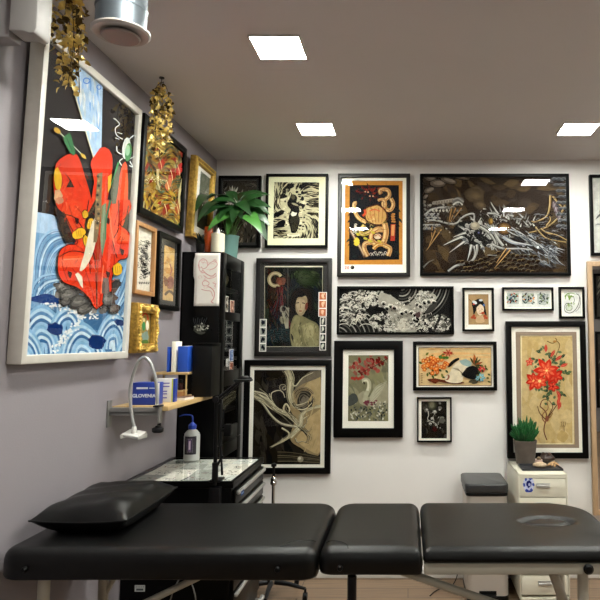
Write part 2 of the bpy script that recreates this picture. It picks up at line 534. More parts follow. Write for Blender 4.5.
def picture(wall, quad, fw, depth, frame_m, mats, art_rect, label, cat='framed picture', name='framed_picture', tilt=0, art_name='artwork',
            lean=0, bev=.002, glass=True, group='framed pictures on the walls', lip=0.0, pane=M['glass'], roll=0):
    """quad = outer px corners (l,t,r,b) on the back wall, or four corner points TL,TR,BR,BL on the left wall.
       mats = [(material, px rect), ...] nested mount boards. Returns Art mapped to photograph px."""
    if wall == 'back':
        l, t, r, b_ = quad
        yf = YB - depth - .002
        p0 = at_y(l, b_, yf); p1 = at_y(r, t, yf)
        m0 = at_y(l, t, yf); m1 = at_y(r, b_, yf)
        xa, xb = (p0.x + m0.x) / 2, (p1.x + m1.x) / 2
        za, zb = (p0.z + m1.z) / 2, (p1.z + m0.z) / 2
        W, H = xb - xa, zb - za
        loc = Vector(((xa + xb) / 2, YB - .002, (za + zb) / 2)); rot = Euler((0, roll, 0))
    else:
        xf = XL + depth + .002 + lean * .5
        pts = [at_x(u, v, xf) for u, v in quad]
        ya, yb = (pts[0].y + pts[3].y) / 2, (pts[1].y + pts[2].y) / 2
        zb, za = (pts[0].z + pts[1].z) / 2, (pts[2].z + pts[3].z) / 2
        W, H = yb - ya, zb - za
        tl = math.atan2(lean, H)
        loc = Vector((XL + .002 + lean * .5 + .0005, (ya + yb) / 2, (za + zb) / 2))
        rot = (Matrix.Rotation(tl, 3, 'Y') @ Matrix.Rotation(PI / 2, 3, 'Z')).to_euler()
    root = thing(name, label, cat, loc, rot, group)
    Mx = Matrix.Translation(loc) @ rot.to_matrix().to_4x4()
    inv = Mx.inverted()
    frame_mesh(W, H, fw, depth, lip).build('frame', frame_m, root, bevel=bev)
    MB().b(-W / 2 + .004, W / 2 - .004, -.006, -.002, -H / 2 + .004, H / 2 - .004).build('backing_board', M['backing'], root, smooth=False)
    gy = -depth + .010           # plane of the glass
    ay = gy + .006               # sheet plane
    cl = inv @ Vector((0, 0, CAMZ)); 
    def mp(u, v, yy=None):
        d = inv.to_3x3() @ ray(u, v)
        yy = ay if yy is None else yy
        t_ = (yy - cl.y) / d.y
        return cl.x + d.x * t_, cl.z + d.z * t_
    def rect(px):
        if len(px) == 4 and not isinstance(px[0], (tuple, list)):
            l, t, r, b_ = px
            q = [mp(l, t), mp(r, t), mp(r, b_), mp(l, b_)]
        else:
            q = [mp(*p) for p in px]
        return ((q[0][0] + q[3][0]) / 2, (q[1][0] + q[2][0]) / 2, (q[2][1] + q[3][1]) / 2, (q[0][1] + q[1][1]) / 2)
    iw = (-W / 2 + fw * .8, W / 2 - fw * .8, -H / 2 + fw * .8, H / 2 - fw * .8)
    # mount boards: each a flat ring
    A = rect(art_rect) if art_rect else iw
    outer = iw
    for k, (mm, px) in enumerate(mats):
        inner = rect(px) if px else A
        mb = MB(); y0, y1 = ay + .002 + .0005 * k, ay - .0006 + .0007 * k
        o, i = outer, inner
        mb.b(o[0], o[1], y1, y0, i[3], o[3]).b(o[0], o[1], y1, y0, o[2], i[2])
        mb.b(o[0], i[0], y1, y0, i[2], i[3]).b(i[1], o[1], y1, y0, i[2], i[3])
        mb.build('mount', mm, root, smooth=False)
        outer = (inner[0] - .002, inner[1] + .002, inner[2] - .002, inner[3] + .002)
    MB().b(A[0] - .002, A[1] + .002, ay + .0035, ay + .006, A[2] - .002, A[3] + .002).build('sheet', M['paper'], root, smooth=False)
    if glass:
        MB().b(iw[0], iw[1], gy - .002, gy, iw[2], iw[3]).build('glass_pane', pane, root, smooth=False)
    a = Art(mp, A, ay + .0032)
    a.root = root; a.art_name = art_name; a.W = W; a.H = H; a.mp = mp
    return a
# ------------------------------------------------------------------ the pictures on the back wall
BF = M['black_frame']
g_ = 'framed pictures on the walls'
def done(a, m='ink'):
    return a.build(a.art_name, M[m], a.root)

# --- dark picture half hidden behind the plant
a = picture('back', (217.5, 175.5, 260.5, 247.5), .017, .03, BF, [(M['mat_black'], None)], (222, 180.5, 256, 242.5),
            'black framed dark drawing in the corner, partly hidden behind the potted plant')
a.bg('#3a3631'); a.crop(180, 170, 5.45)
a.flecks(230, 60, 415, 400, 90, ['#1b1918', '#57514a', '#6f685f', '#24211f'], 45, 9, lambda x, y: 40 + 60 * math.sin(x * .03) + y * .3)
for k in range(22):
    an = -160 + k * 14; a.leaf(285, 150, a.rng.uniform(35, 80), 12, an, '#b9b4ad' if k % 2 else '#8c867f')
for k in range(8): a.leaf(330 + k * 8, 140 + 30 * math.sin(k), 40, 9, -70 + k * 17, '#77706a')
done(a)

# --- black and white figure in swirls
a = picture('back', (265.2, 173.6, 327.7, 247.6), .017, .032, BF, [(M['mat_cream'], None)], (273.6, 182.2, 318.8, 238.4),
            'black framed print of a standing dark figure amid swirling flames, cream mount')
a.bg('#c9c3a0'); a.crop(262, 172, 7.69)
cx, cy = 245, 330
fl = lambda x, y: math.degrees(math.atan2(y - cy, x - cx)) + 70 + 40 * math.sin(x * .03 + y * .02)
fr_ = lambda x, y: math.degrees(math.atan2((y - cy) * .8, x - cx)) + 38 + 22 * math.sin(x * .03 + y * .02)
out_ = lambda x, y: math.hypot((x - cx) / 85, (y - cy + 20) / 165) > 1
a.flecks(88, 80, 438, 512, 330, ['#17150f', '#1c1913', '#0f0e0a', '#2d2a20'], 80, 15, fr_, out_)
a.flecks(88, 80, 438, 512, 300, ['#d5cfab', '#b5af8e', '#8d876c', '#5b5644'], 55, 4, fr_, out_)
a.flecks(150, 130, 350, 500, 120, ['#17150f', '#4b4636', '#e9e4c6'], 26, 6, fr_, lambda x, y: not out_(x, y))
for (x, y, r) in ((130, 320, 40), (150, 400, 44), (215, 110, 40), (320, 105, 36)): a.ell(x, y, r, r * .5, '#17150f', -25, jit=.2)
for k in range(40):
    y = a.rng.uniform(150, 460); a.ell(cx + a.rng.choice((-1, 1)) * a.rng.uniform(45, 80), y, a.rng.uniform(5, 14), a.rng.uniform(4, 10), a.rng.choice(['#d8d2ae', '#1b1911', '#e6e0c0']), jit=.3)
a.ell(168, 185, 26, 15, '#14120d', 10, jit=.15); a.ell(160, 215, 20, 10, '#ded8b6')
a.poly([(215, 200), (222, 178), (240, 172), (262, 182), (272, 205), (268, 235), (330, 250), (322, 268), (285, 262), (290, 300), (280, 330), (292, 370), (280, 420), (262, 466), (228, 468), (220, 430), (205, 380), (212, 320), (222, 290), (200, 262), (196, 232)], '#1c1a15', 3)
for k in range(8): a.stroke([(226 + k * 7, 340), (222 + k * 8, 390), (234 + k * 4, 455)], 2.5, '#4c4838')
a.ell(240, 195, 15, 19, '#55503f'); a.ell(245, 322, 22, 16, '#e8e4cf', jit=.3); a.ell(255, 250, 28, 8, '#a49e83', 20)
a.ell(310, 160, 10, 14, '#1b1911'); a.ell(312, 205, 12, 18, '#1b1911'); a.ell(270, 155, 12, 9, '#1b1911')
a.ell(242, 484, 50, 14, '#eae5c8'); a.ell(242, 480, 40, 8, '#cfc9a8')
done(a)

# --- orange print: pale coiling figure on black
a = picture('back', (337.4, 173.4, 410.2, 276.6), .026, .034, M['brown_frame'], [(M['mat_white'], None)], (344.8, 180.8, 402.6, 264.6),
            'black framed print with orange border around a yellow twisting figure on black')
a.bg('#b9803c'); a.crop(335, 170, 5.45)
a.poly([(80, 82), (348, 82), (350, 488), (76, 492)], '#1c2023')
a.flecks(85, 90, 345, 480, 60, ['#23312f', '#2b2320', '#16191b'], 30, 9, lambda x, y: 60 + x)
for k in range(34):
    an = a.rng.uniform(0, 360); rr = a.rng.uniform(10, 62); a.leaf(185 + rr * 1.05 * math.cos(R(an)), 125 + rr * .45 * math.sin(R(an)), 20, 8, an, a.rng.choice(['#6b2419', '#7c2c1e', '#4a1a14']))
for x, y in ((165, 118), (190, 142), (207, 142), (180, 120)): a.ell(x, y, 5, 4, '#c6a083')
skin, lt, ol = '#b88c5a', '#d5b983', '#4a2c19'
def limb(pts, w_, c=skin):
    a.stroke(pts, w_ + 3, ol); a.stroke(pts, w_, c); a.stroke([(p[0] - w_ * .2, p[1]) for p in pts], w_ * .28, lt); a.stroke([(p[0] + w_ * .25, p[1]) for p in pts], w_ * .14, '#8a5a34')
    for q in range(len(pts) - 1):
        mx_, my_ = (pts[q][0] + pts[q + 1][0]) / 2, (pts[q][1] + pts[q + 1][1]) / 2
        a.arc(mx_, my_, w_ * .35, w_ * .35, 40 * q, 40 * q + 170, 1.8, '#7c4e2b')
limb([(250, 130), (245, 112), (262, 105), (290, 112), (296, 140), (275, 160), (262, 185), (280, 215), (305, 215), (318, 185), (305, 155)], 20)
limb([(235, 165), (260, 160), (275, 180), (270, 215)], 16, '#b98a55')
limb([(118, 180), (104, 185), (108, 225), (130, 262), (170, 285)], 20, '#c4a263')
a.stroke([(80, 325), (120, 390), (165, 475)], 20, '#5c4436'); a.stroke([(84, 330), (120, 392), (160, 465)], 8, '#b59a80')
a.poly([(170, 200), (230, 185), (275, 215), (290, 260), (262, 300), (210, 300), (165, 275), (160, 230)], ol, 3)
a.poly([(176, 206), (228, 192), (268, 220), (280, 258), (256, 292), (212, 292), (172, 270), (168, 232)], '#bb9259', 3)
for k in range(5): a.stroke([(178 + k * 20, 205), (172 + k * 22, 240), (190 + k * 16, 285)], 3, '#8b5e33')
a.stroke([(185, 225), (215, 215), (245, 225)], 6, '#c2583a'); a.stroke([(150, 250), (165, 235), (160, 215)], 12, '#b8482c')
limb([(160, 300), (140, 330), (150, 350), (185, 340), (205, 320)], 22, '#a99a45')
limb([(270, 290), (278, 340), (262, 395), (215, 400), (200, 360), (225, 325), (262, 325)], 30)
a.ell(232, 362, 26, 22, ol); a.ell(232, 362, 20, 15, '#c7b39a'); a.stroke([(215, 362), (235, 352), (252, 368)], 4, '#9c4a2e')
limb([(205, 395), (165, 400), (160, 430), (180, 470)], 24)
limb([(250, 400), (280, 415), (300, 430), (290, 468)], 24); limb([(210, 430), (230, 410), (262, 405)], 20, '#b9853f')
for k in range(6): a.ell(118, 385 + 8 * (k % 3), 15, 12, '#c9b441', k * 30, jit=.3)
for k in range(10): a.arc(112 + a.rng.uniform(-8, 12), 300 + k * 5, 8, 7, 90, 300, 3, '#c9c4b5')
for k in range(12): a.arc(195 + k * 8, 458 + 8 * math.sin(k * 1.7), 6, 6, 150, 380, 2.5, '#c9c4b5')
for k in range(46):
    x, y = a.rng.uniform(160, 290), a.rng.uniform(195, 430); a.curl(x, y, a.rng.uniform(5, 11), .7, a.rng.uniform(0, 360), 2, a.rng.choice(['#6b4226', '#e3c58c', '#a53f2a', '#8f8436']))
for x, y in ((125, 350), (165, 372), (190, 385), (205, 340), (240, 388)): a.ell(x, y, 12, 7, '#b5ab3c', 30, jit=.3)
for k in range(4): a.ell(318, 242 + k * 13, 12, 6, '#a9733e', jit=.35)
a.poly([(304, 296), (330, 294), (326, 385), (302, 386)], '#a03a2b'); a.poly([(308, 300), (326, 299), (322, 358), (306, 358)], '#c9905a')
done(a)
b = Art(a.mp, (-9, 9, -9, 9), a.y - .004); b.crop(335, 170, 5.45)
for k in range(3): b.stroke([(54 + k * 9, 524), (60 + k * 8, 532), (55 + k * 9, 541)], 4, '#c24a4a')
b.ell(95, 531, 11, 11, '#15120f'); b.ell(92, 528, 3, 4, '#8a8072')
b.build('signature_stamp', M['ink'], a.root)

# --- big dragon
a = picture('back', (420, 173.5, 570.2, 275.6), .021, .034, BF, [], None,
            'wide black framed painting of a silver and gold dragon, largest on the white wall')
D = '#2c241d'
a.bg(D); a.crop(418, 170, 7.5)
a.flecks(10, 30, 1150, 800, 150, ['#3d3226', '#2a231d', '#473a2b', '#352e29', '#51432f'], 130, 60, lambda x, y: 20 + 40 * math.sin(x * .006))
for x, y, r in ((440, 160, 60), (420, 190, 80), (460, 260, 50), (545, 380, 22)):
    for k in range(5): a.ell(x + 3 * k, y, r * (1 - k * .18), r * .7 * (1 - k * .18), ['#43392b', '#4a3f30', '#514536', '#594c3a', '#61543f'][k], 20, jit=.12)
# cloud curls top left
for (x, y, rx, ry, ro) in ((90, 60, 45, 22, 10), (150, 100, 60, 28, 0), (85, 150, 40, 20, -20), (55, 200, 22, 14, -40), (230, 80, 60, 20, 15), (330, 55, 60, 14, 10), (45, 240, 12, 16, 0), (400, 50, 50, 8, 0)):
    a.ell(x, y, rx + 5, ry + 5, '#1a1512', ro); a.ell(x, y, rx, ry, '#5d5349', ro); a.ell(x + 6, y - 3, rx * .7, ry * .55, '#83786c', ro)
SI, SI2, SI3 = '#8d8c88', '#b9b8b2', '#55565a'
def sil(pts, w0, w1=None, c=SI, o=1):
    if o: a.stroke(pts, w0 + 7, '#15120f', (w1 if w1 is not None else w0) + 4)
    a.stroke(pts, w0, c, w1)
    a.stroke([(p[0], p[1] - w0 * .15) for p in pts], w0 * .35, SI2, (w1 if w1 is not None else w0) * .3)
# left claw arm
for k in range(9): a.ell(120 + k * 20, 248 - 3 * k + (k % 2) * 5, 14, 15, '#6e655c', 20); 
for k in range(9): a.arc(120 + k * 20, 250 - 3 * k, 12, 14, 150, 330, 4, '#a59c90')
a.ell(300, 235, 45, 32, '#5f5d5a', -10); a.stroke([(262, 225), (300, 212), (342, 240)], 10, SI); a.stroke([(262, 262), (300, 240), (335, 262)], 12, SI2)
sil([(60, 330), (95, 300), (150, 285), (200, 280), (250, 285)], 16, 18)
for k in range(6): a.leaf(110 + k * 26, 290, 26, 18, 80, '#c2beb2')
for (p, q) in (((250, 290), (232, 392)), ((285, 280), (240, 388)), ((325, 285), (262, 372))):
    a.stroke([p, q], 20, '#15110d', 8, sm=0); a.stroke([p, q], 14, '#84603a', 4, sm=0); a.stroke([(p[0] + 3, p[1]), q], 5, '#b08c5e', 2, sm=0)
sil([(50, 385), (110, 375), (170, 385), (230, 402), (290, 398), (325, 360), (370, 335), (418, 330), (420, 380)], 14, 14, SI)
for k in range(10): a.ell(60 + 22 * (k % 5), 335 + 26 * (k // 5), 14, 11, [SI, SI3][k % 2], 30 * k); a.arc(60 + 22 * (k % 5), 335 + 26 * (k // 5), 12, 9, 160, 330, 4, SI2)
# second claw below
for k in range(12): a.ell(50 + 18 * (k % 7), 415 + 26 * (k // 7), 12, 10, [SI3, '#77726b'][k % 2], 20 * k); a.arc(50 + 18 * (k % 7), 415 + 26 * (k // 7), 11, 8, 160, 330, 4, SI2)
for (p, q) in (((105, 425), (100, 530)), ((135, 440), (70, 600)), ((175, 445), (62, 605))):
    a.stroke([p, q], 18, '#15110d', 7, sm=0); a.stroke([p, q], 13, '#8a683f', 3, sm=0); a.stroke([(p[0] + 3, p[1]), q], 4, '#b99a6c', 2, sm=0)
a.stroke([(40, 730), (80, 690), (120, 672)], 12, '#6d6c68', 3)
# head
sil([(225, 760), (290, 715), (390, 690), (425, 650), (430, 600), (415, 560)], 16, 22)
a.ell(430, 480, 170, 90, '#1b1816', 15)
for (p, q, w_) in (((330, 500), (190, 565), 26), ((370, 520), (235, 620), 26), ((400, 560), (370, 680), 26), ((360, 470), (262, 505), 22), ((440, 560), (440, 640), 24), ((470, 560), (500, 620), 22), ((350, 450), (300, 420), 18)):
    a.stroke([p, q], w_ + 8, '#15120f', 5, sm=0); a.stroke([p, ((p[0] + q[0]) / 2 + 6, (p[1] + q[1]) / 2 - 6), q], w_, SI, 2); a.stroke([p, q], w_ * .35, '#cfcdc6', 1, sm=0)
for k in range(46):
    x, y = a.rng.uniform(300, 640), a.rng.uniform(380, 600)
    if (x - 470) ** 2 / 170 ** 2 + (y - 490) ** 2 / 100 ** 2 < 1:
        a.ell(x, y, a.rng.uniform(10, 26), a.rng.uniform(8, 16), a.rng.choice([SI, SI3, '#2a2725', '#a3a29d']), a.rng.uniform(0, 90), jit=.2)
        a.arc(x, y, 16, 10, 150, 340, 4, SI2, bulge=True)
for k in range(150):
    x, y = a.rng.gauss(560, 110), a.rng.gauss(440, 60)
    if not (330 < x < 880): continue
    an = a.rng.choice((-140, -50, 30, 120)) + a.rng.uniform(-30, 30); l = a.rng.uniform(14, 46)
    a.stroke([(x, y), (x + l * math.cos(R(an)), y + l * math.sin(R(an)))], a.rng.uniform(5, 13), a.rng.choice(['#1b1816', '#8d8c88', '#a3a29d', '#5f5e5b', '#c2c1ba', '#3c3b3a']), 1, sm=0)
a.ell(428, 420, 36, 30, '#8f8676', 0); a.ell(422, 412, 22, 16, '#b1a790', 10)
a.poly([(418, 462), (450, 458), (470, 480), (455, 510), (425, 500)], '#15161d', 3); a.ell(455, 470, 7, 7, '#5b5f86')
sil([(350, 440), (380, 450), (395, 480)], 16, 8)
# snout, brow, jaw, gold eye
sil([(500, 410), (560, 450), (600, 520), (640, 570)], 34, 18, SI); sil([(470, 430), (540, 480), (580, 550), (560, 600)], 26, 12, '#77766f')
for k in range(9): sil([(500 + k * 22, 400 + 9 * k), (530 + k * 20, 435 + 8 * k), (540 + k * 18, 480 + 4 * k)], 13, 3, [SI, '#6b7280', '#a2a19c'][k % 3])
for k in range(26):
    x = 560 + k * 12; y = 330 + 30 * math.sin(k * .9) + k * 3; an = -115 + 55 * math.sin(k * 1.3)
    a.stroke([(x, y), (x + 60 * math.cos(R(an)), y + 60 * math.sin(R(an)))], 20, '#171411', 3, sm=0)
    a.stroke([(x, y), (x + 55 * math.cos(R(an)), y + 55 * math.sin(R(an)))], 14, [SI, '#a5a39c', '#6a6864'][k % 3], 1, sm=0)
sil([(600, 330), (560, 270), (545, 240)], 16, 2); sil([(640, 330), (655, 290), (640, 262)], 18, 2); sil([(520, 325), (580, 330), (620, 350)], 14, 8)
for (r, c) in ((62, '#15120f'), (54, '#4a3520'), (42, '#6a5030'), (28, '#8a6c42'), (13, '#b39a6c')): a.ell(648, 440, r, r * .85, c, 10)
a.ell(546, 385, 18, 26, '#6e5327'); a.ell(550, 382, 9, 16, '#a88645')
sil([(640, 500), (700, 540), (800, 560), (900, 565)], 30, 12, '#8b9096'); sil([(560, 560), (640, 590), (760, 590), (860, 600)], 18, 8)
sil([(690, 470), (760, 500), (850, 490)], 16, 6, '#4c4844')
for k in range(22):
    x0 = 700 + k * 14; y0 = 430 + k * 9
    sil([(x0, y0), (x0 + 70, y0 + 60 + 20 * math.sin(k)), (x0 + 150 - k * 2, y0 + 100)], 12, 2, ['#5a6068', '#878c92', '#3f4248'][k % 3], o=k % 2)
for k in range(16):
    a.stroke([(640 + k * 26, 590 + k * 2), (730 + k * 20, 640 + 6 * k), (860 + k * 14, 680 + 3 * k)], 6, ['#4b4e52', '#6f7479', '#33302e'][k % 3], 1)
for k in range(14):
    a.arc(980 + 10 * (k % 5), 590 + 18 * (k // 5), 40 - 3 * k, 22, 200, 400, 5, '#7a8087' if k % 2 else '#2a2b2e')
a.ell(898, 580, 9, 9, '#dfe2e3')
for k in range(240):
    x, y = a.rng.uniform(620, 1040), a.rng.uniform(430, 720)
    if y > 430 + (x - 620) * .75 + 60 or y < 430 + (x - 620) * .28 - 30: continue
    l = a.rng.uniform(20, 70); an = 28 + a.rng.uniform(-14, 14)
    a.stroke([(x, y), (x + l * math.cos(R(an)), y + l * math.sin(R(an)))], a.rng.uniform(3, 8), a.rng.choice(['#5a6068', '#8b9096', '#33353a', '#a9adb0', '#1e1e20']), 1, sm=0)
for k in range(90):
    x, y = a.rng.uniform(40, 330), a.rng.uniform(250, 470)
    a.ell(x, y, a.rng.uniform(5, 12), a.rng.uniform(4, 8), a.rng.choice(['#3d3833', '#6e6a63', '#221e1a', '#8f8b83']), a.rng.uniform(0, 90), jit=.3)
# gold horns at the right
G1, G2 = '#7a6340', '#a8936a'
for p in ([(1040, 170), (1035, 260), (1010, 330), (930, 370), (900, 365)], [(1190 - 40, 250), (1105, 330), (1030, 400), (930, 440), (880, 450)], [(1060, 180), (1100, 230), (1130, 260)]):
    p = [(x - 50, y + 20) for x, y in p]
    a.stroke(p, 30, '#17120d', 12); a.stroke(p, 20, G1, 8); a.stroke([(x - 3, y) for x, y in p], 7, G2, 3)
for k in range(8): a.ell(1015 + 6 * k, 250 + 16 * k, 11, 20, ['#5b4d52', '#786c70'][k % 2], 30); a.stroke([(1010 + 6 * k, 240 + 16 * k), (1022 + 6 * k, 262 + 16 * k)], 4, '#a1989b', sm=0)
for p in ([(920, 440), (960, 470), (1040, 490), (1115, 530)], [(880, 430), (930, 490), (980, 520), (1110, 545)], [(960, 420), (990, 380), (985, 350)]):
    a.stroke(p, 24, '#17120d', 10); a.stroke(p, 16, G1, 7); a.stroke([(x, y - 3) for x, y in p], 6, G2, 3)
# cloud scales at the right edge
for r_ in range(9):
    for c_ in range(4):
        x, y = 1020 + c_ * 34 + (r_ % 2) * 15, 70 + r_ * 44
        if c_ == 0 and r_ > 1: continue
        a.ell(x, y, 20, 13, '#3c3d40', -10); a.arc(x, y + 2, 18, 11, 170, 350, 5, '#77797c'); a.arc(x, y + 7, 10, 6, 170, 350, 3, '#5e6063')
for k in range(120):
    x, y = a.rng.uniform(880, 1120), a.rng.uniform(60, 560)
    if x < 980 and y < 330: continue
    a.arc(x, y, a.rng.uniform(8, 18), a.rng.uniform(6, 10), 170, 350, 3.5, a.rng.choice(['#5e6063', '#3a3b3d', '#7c7e82', '#2a2a2b']))
# scales along the bottom
for r_ in range(4):
    for c_ in range(18):
        x, y = 300 + c_ * 34 + (r_ % 2) * 17 + a.rng.uniform(-7, 7), 640 + r_ * 36 + a.rng.uniform(-8, 8) + 14 * math.sin(c_ * .5) + max(0, (9 - c_) * 6)
        if y > 770: continue
        a.ell(x, y, 18, 12, '#2a221b', -25); a.arc(x, y, 16, 11, 150, 340, 6, ['#66593f', '#74654a', '#50483a', '#5f5a52'][(r_ * 3 + c_ * 5) % 4], bulge=True)
for (p, q) in (((690, 600), (570, 740)), ((660, 590), (585, 700))):
    a.stroke([p, q], 22, '#15110d', 5, sm=0); a.stroke([p, q], 15, '#8a683f', 3, sm=0); a.stroke([p, q], 5, '#bf9f70', 1, sm=0)
a.stroke([(520, 720 - 80), (590, 722 - 80)], 5, '#8a8a86', sm=0)
done(a, 'paint')

# --- portrait with two photo strips
a = picture('back', (255.2, 258, 331.2, 356.3), .030, .036, M['brown_frame'], [(M['mat_black'], None)], (263.8, 266, 323.6, 347),
            'dark framed painting of a dark-haired woman, small photo strips tucked at both sides')
a.bg('#1d201d'); a.crop(250, 255, 5.714)
a.flecks(80, 65, 420, 525, 120, ['#22272a', '#1b1c18', '#2a3028', '#2b2220', '#1a2228'], 90, 26, lambda x, y: 80 + 20 * math.sin(x * .03))
for k in range(7): a.ell(320 - k * 3, 130, 75 - k * 9, 55 - k * 6, ['#20271c', '#232b1e', '#272f21', '#2b3425', '#2f3828', '#333c2b', '#37412f'][k], 20, jit=.15)
a.arc(145, 140, 36, 36, 40, 330, 20, '#8d8366', 22); a.arc(145, 140, 34, 36, 40, 330, 6, '#b0a686', 22); a.ell(178, 150, 26, 24, '#5e3c30', jit=.2); a.ell(172, 158, 14, 14, '#7a4b3c', jit=.2)
for k in range(12): a.stroke([(150 + k * 3, 180), (158 + k * 3, 240 + k * 5), (120 + k * 12, 330 + 10 * k)], 7, a.rng.choice(['#4a1f20', '#5b2728', '#2f1718', '#3c3d40']), 3)
for k in range(5): a.stroke([(180 + k * 10, 300), (190 + k * 7, 350), (205 + k * 3, 420)], 9, '#8e8a78', 5)
a.ell(190, 310, 20, 22, '#7d7a6c'); a.ell(192, 308, 12, 14, '#16181a')
for k in range(16): a.arc(170, 500, 30 + k * 6, 20 + k * 4, 190, 350, 5, ['#1f2c2e', '#192424', '#2c3839'][k % 3])
# woman
a.poly([(238, 520), (228, 470), (232, 400), (255, 345), (300, 350), (340, 370), (385, 395), (402, 450), (395, 522)], '#716c4f', 4)
a.poly([(300, 400), (340, 385), (380, 405), (392, 450), (385, 515), (320, 515)], '#8a8460', 4); a.poly([(318, 410), (345, 400), (365, 425), (355, 470), (325, 470)], '#9c9570', 4)
a.poly([(238, 515), (230, 440), (245, 380), (262, 350), (285, 360), (275, 430), (290, 515)], '#827d5a', 4)
a.stroke([(290, 385), (280, 430), (300, 510)], 8, '#4f4c38', 3)
a.poly([(236, 330), (228, 270), (238, 215), (270, 188), (315, 190), (345, 225), (350, 290), (340, 340), (318, 345)], '#191512', 4)
a.poly([(252, 262), (262, 235), (290, 228), (322, 238), (328, 275), (320, 315), (298, 346), (275, 340), (256, 305)], '#8c7c62', 4)
a.poly([(262, 262), (285, 248), (312, 262), (312, 300), (295, 330), (275, 322)], '#a08e72', 4)
a.poly([(245, 270), (250, 225), (285, 200), (322, 222), (300, 240), (270, 246), (256, 300)], '#191512', 4)
a.stroke([(264, 275), (280, 272)], 5, '#231913', sm=0); a.stroke([(298, 273), (314, 277)], 5, '#231913', sm=0); a.stroke([(288, 280), (288, 300), (292, 304)], 3, '#7b654e'); a.stroke([(280, 320), (296, 320)], 6, '#7f3a32', sm=0)
a.ell(322, 292, 8, 24, '#6a3a31', 5, jit=.2)
for k in range(60):
    x, y = a.rng.uniform(240, 392), a.rng.uniform(380, 515)
    a.stroke([(x, y), (x + a.rng.uniform(-10, 14), y + a.rng.uniform(12, 34))], a.rng.uniform(3, 9), a.rng.choice(['#716c4f', '#7a7654', '#989270', '#7f7a58', '#68654a']), 1, sm=0)
for k in range(30):
    x = a.rng.uniform(235, 262); a.stroke([(x + 20, 205), (x - 3, 250), (x, 330 + a.rng.uniform(-10, 20))], 4, a.rng.choice(['#191512', '#2a221c', '#0f0d0b']), 1)
for k in range(14): a.stroke([(290 + k * 3, 195), (325 + k * 2, 230), (338 + k, 330)], 3, a.rng.choice(['#191512', '#2c241e']), 1)
for k in range(5): a.stroke([(178 + 6 * k, 350 + 3 * k), (172 + 7 * k, 370 + 2 * k), (182 + 6 * k, 392)], 5, ['#8e8a70', '#a09b80'][k % 2], 3)
a.flecks(85, 170, 235, 520, 90, ['#191c1a', '#2c2420', '#3a2a26', '#22282a', '#4a3a30'], 40, 6, lambda x, y: 80 + 20 * math.sin(x * .05))
a.flecks(225, 70, 412, 200, 50, ['#2b3324', '#20271c', '#3c4530', '#191d16'], 30, 8, lambda x, y: 30 + x)
for p in ([(86, 66), (416, 66)],): a.stroke(p, 7, '#cfcbb4', sm=0)
for p in ([(84, 68), (84, 524)], [(416, 68), (412, 522)], [(84, 524), (412, 522)]): a.stroke(p, 3, '#a8a590', sm=0)
a.stroke([(217, 70), (217, 300)], 2, '#5e5d50', sm=0)
done(a, 'paint')
def photo_strip(x0, y0, x1, y1, n, cols, label, seed):
    yy = -.0365
    p = [a.mp(250 + x / 5.714, 255 + y / 5.714, yy) for x, y in ((x0, y0), (x1, y1))]
    cx_, cz_ = (p[0][0] + p[1][0]) / 2, (p[0][1] + p[1][1]) / 2
    W_, H_ = abs(p[1][0] - p[0][0]), abs(p[0][1] - p[1][1])
    root = thing('photo_strip', label, 'photo strip', a.root.matrix_basis @ Vector((cx_, yy, cz_)), 0, 'photo strips on the portrait frame')
    MB().b(-W_ / 2, W_ / 2, -.0006, 0, -H_ / 2, H_ / 2).build('paper', M['paper'], root, smooth=False)
    s = Art(lambda u, v: (u * W_, v * H_), (-W_ / 2, W_ / 2, -H_ / 2, H_ / 2), -.0007); s.rng = random.Random(seed)
    for k in range(n):
        c = .5 - (k + .5) / n; h = .43 / n
        s.raw([(-W_ * .4, (c - h) * H_), (W_ * .4, (c - h) * H_), (W_ * .4, (c + h) * H_), (-W_ * .4, (c + h) * H_)], cols[0])
        for j in range(5): s.ell(s.rng.uniform(-.2, .2), c + s.rng.uniform(-.5, .5) * h, .12, h * .45, cols[1 + j % (len(cols) - 1)], jit=.3)
        s.ell(0, c + h * .2, .16, h * .5, cols[-1])
    s.build('prints', M['ink'], root)
photo_strip(56, 366, 92, 552, 4, ['#8b8f88', '#26282b', '#3c4044', '#14171b', '#1c2129'], 'strip of four small grey photos at lower left of the portrait frame', 1)
photo_strip(392, 212, 438, 352, 3, ['#b86a4a', '#d8b08c', '#7c3524', '#c98f6a', '#e0b898'], 'strip of small reddish photos on the right side of the portrait frame', 2)
photo_strip(400, 356, 434, 545, 4, ['#3a3f3e', '#b8b9ae', '#1c2021', '#8f9088', '#c8c8bb'], 'strip of small dark grey photos at lower right of the portrait frame', 3)

# --- black and white waves
a = picture('back', (336.8, 286.2, 453.9, 334.6), .016, .03, BF, [], None,
            'wide low black framed black and white print of foaming waves')
a.bg('#1d1c1a'); a.crop(335, 283, 4.918)
for k in range(9): a.arc(10, 260, 30 + k * 22, 26 + k * 17, 270, 360, 6, '#8f8c84' if k % 2 else '#55534e', 16)
for k in range(7): a.arc(330, 20, 14 + k * 14, 14 + k * 15, -20, 110, 6, '#96938a' if k % 2 == 0 else '#3f3e3a', 16)
for k in range(6): a.arc(400, 0, 95 + k * 14, 90 + k * 18, 0, 80, 5, '#a09d94' if k % 2 == 0 else '#4a4945', 16)
def foam(x, y, rx, ry, n, lt=1):
    for _ in range(int(n * 1.7)):
        an = a.rng.uniform(0, 2 * PI); q = math.sqrt(a.rng.random())
        px, py = x + rx * q * math.cos(an), y + ry * q * math.sin(an); r = a.rng.uniform(4, 9)
        a.ell(px, py, r, r * .9, '#b5b1a6' if a.rng.random() < lt else '#5f5d57', jit=.1)
        a.curl(px, py, r * .85, .8, a.rng.uniform(0, 360), 2.6, '#23221f' if a.rng.random() < .6 else '#e0ddd2')
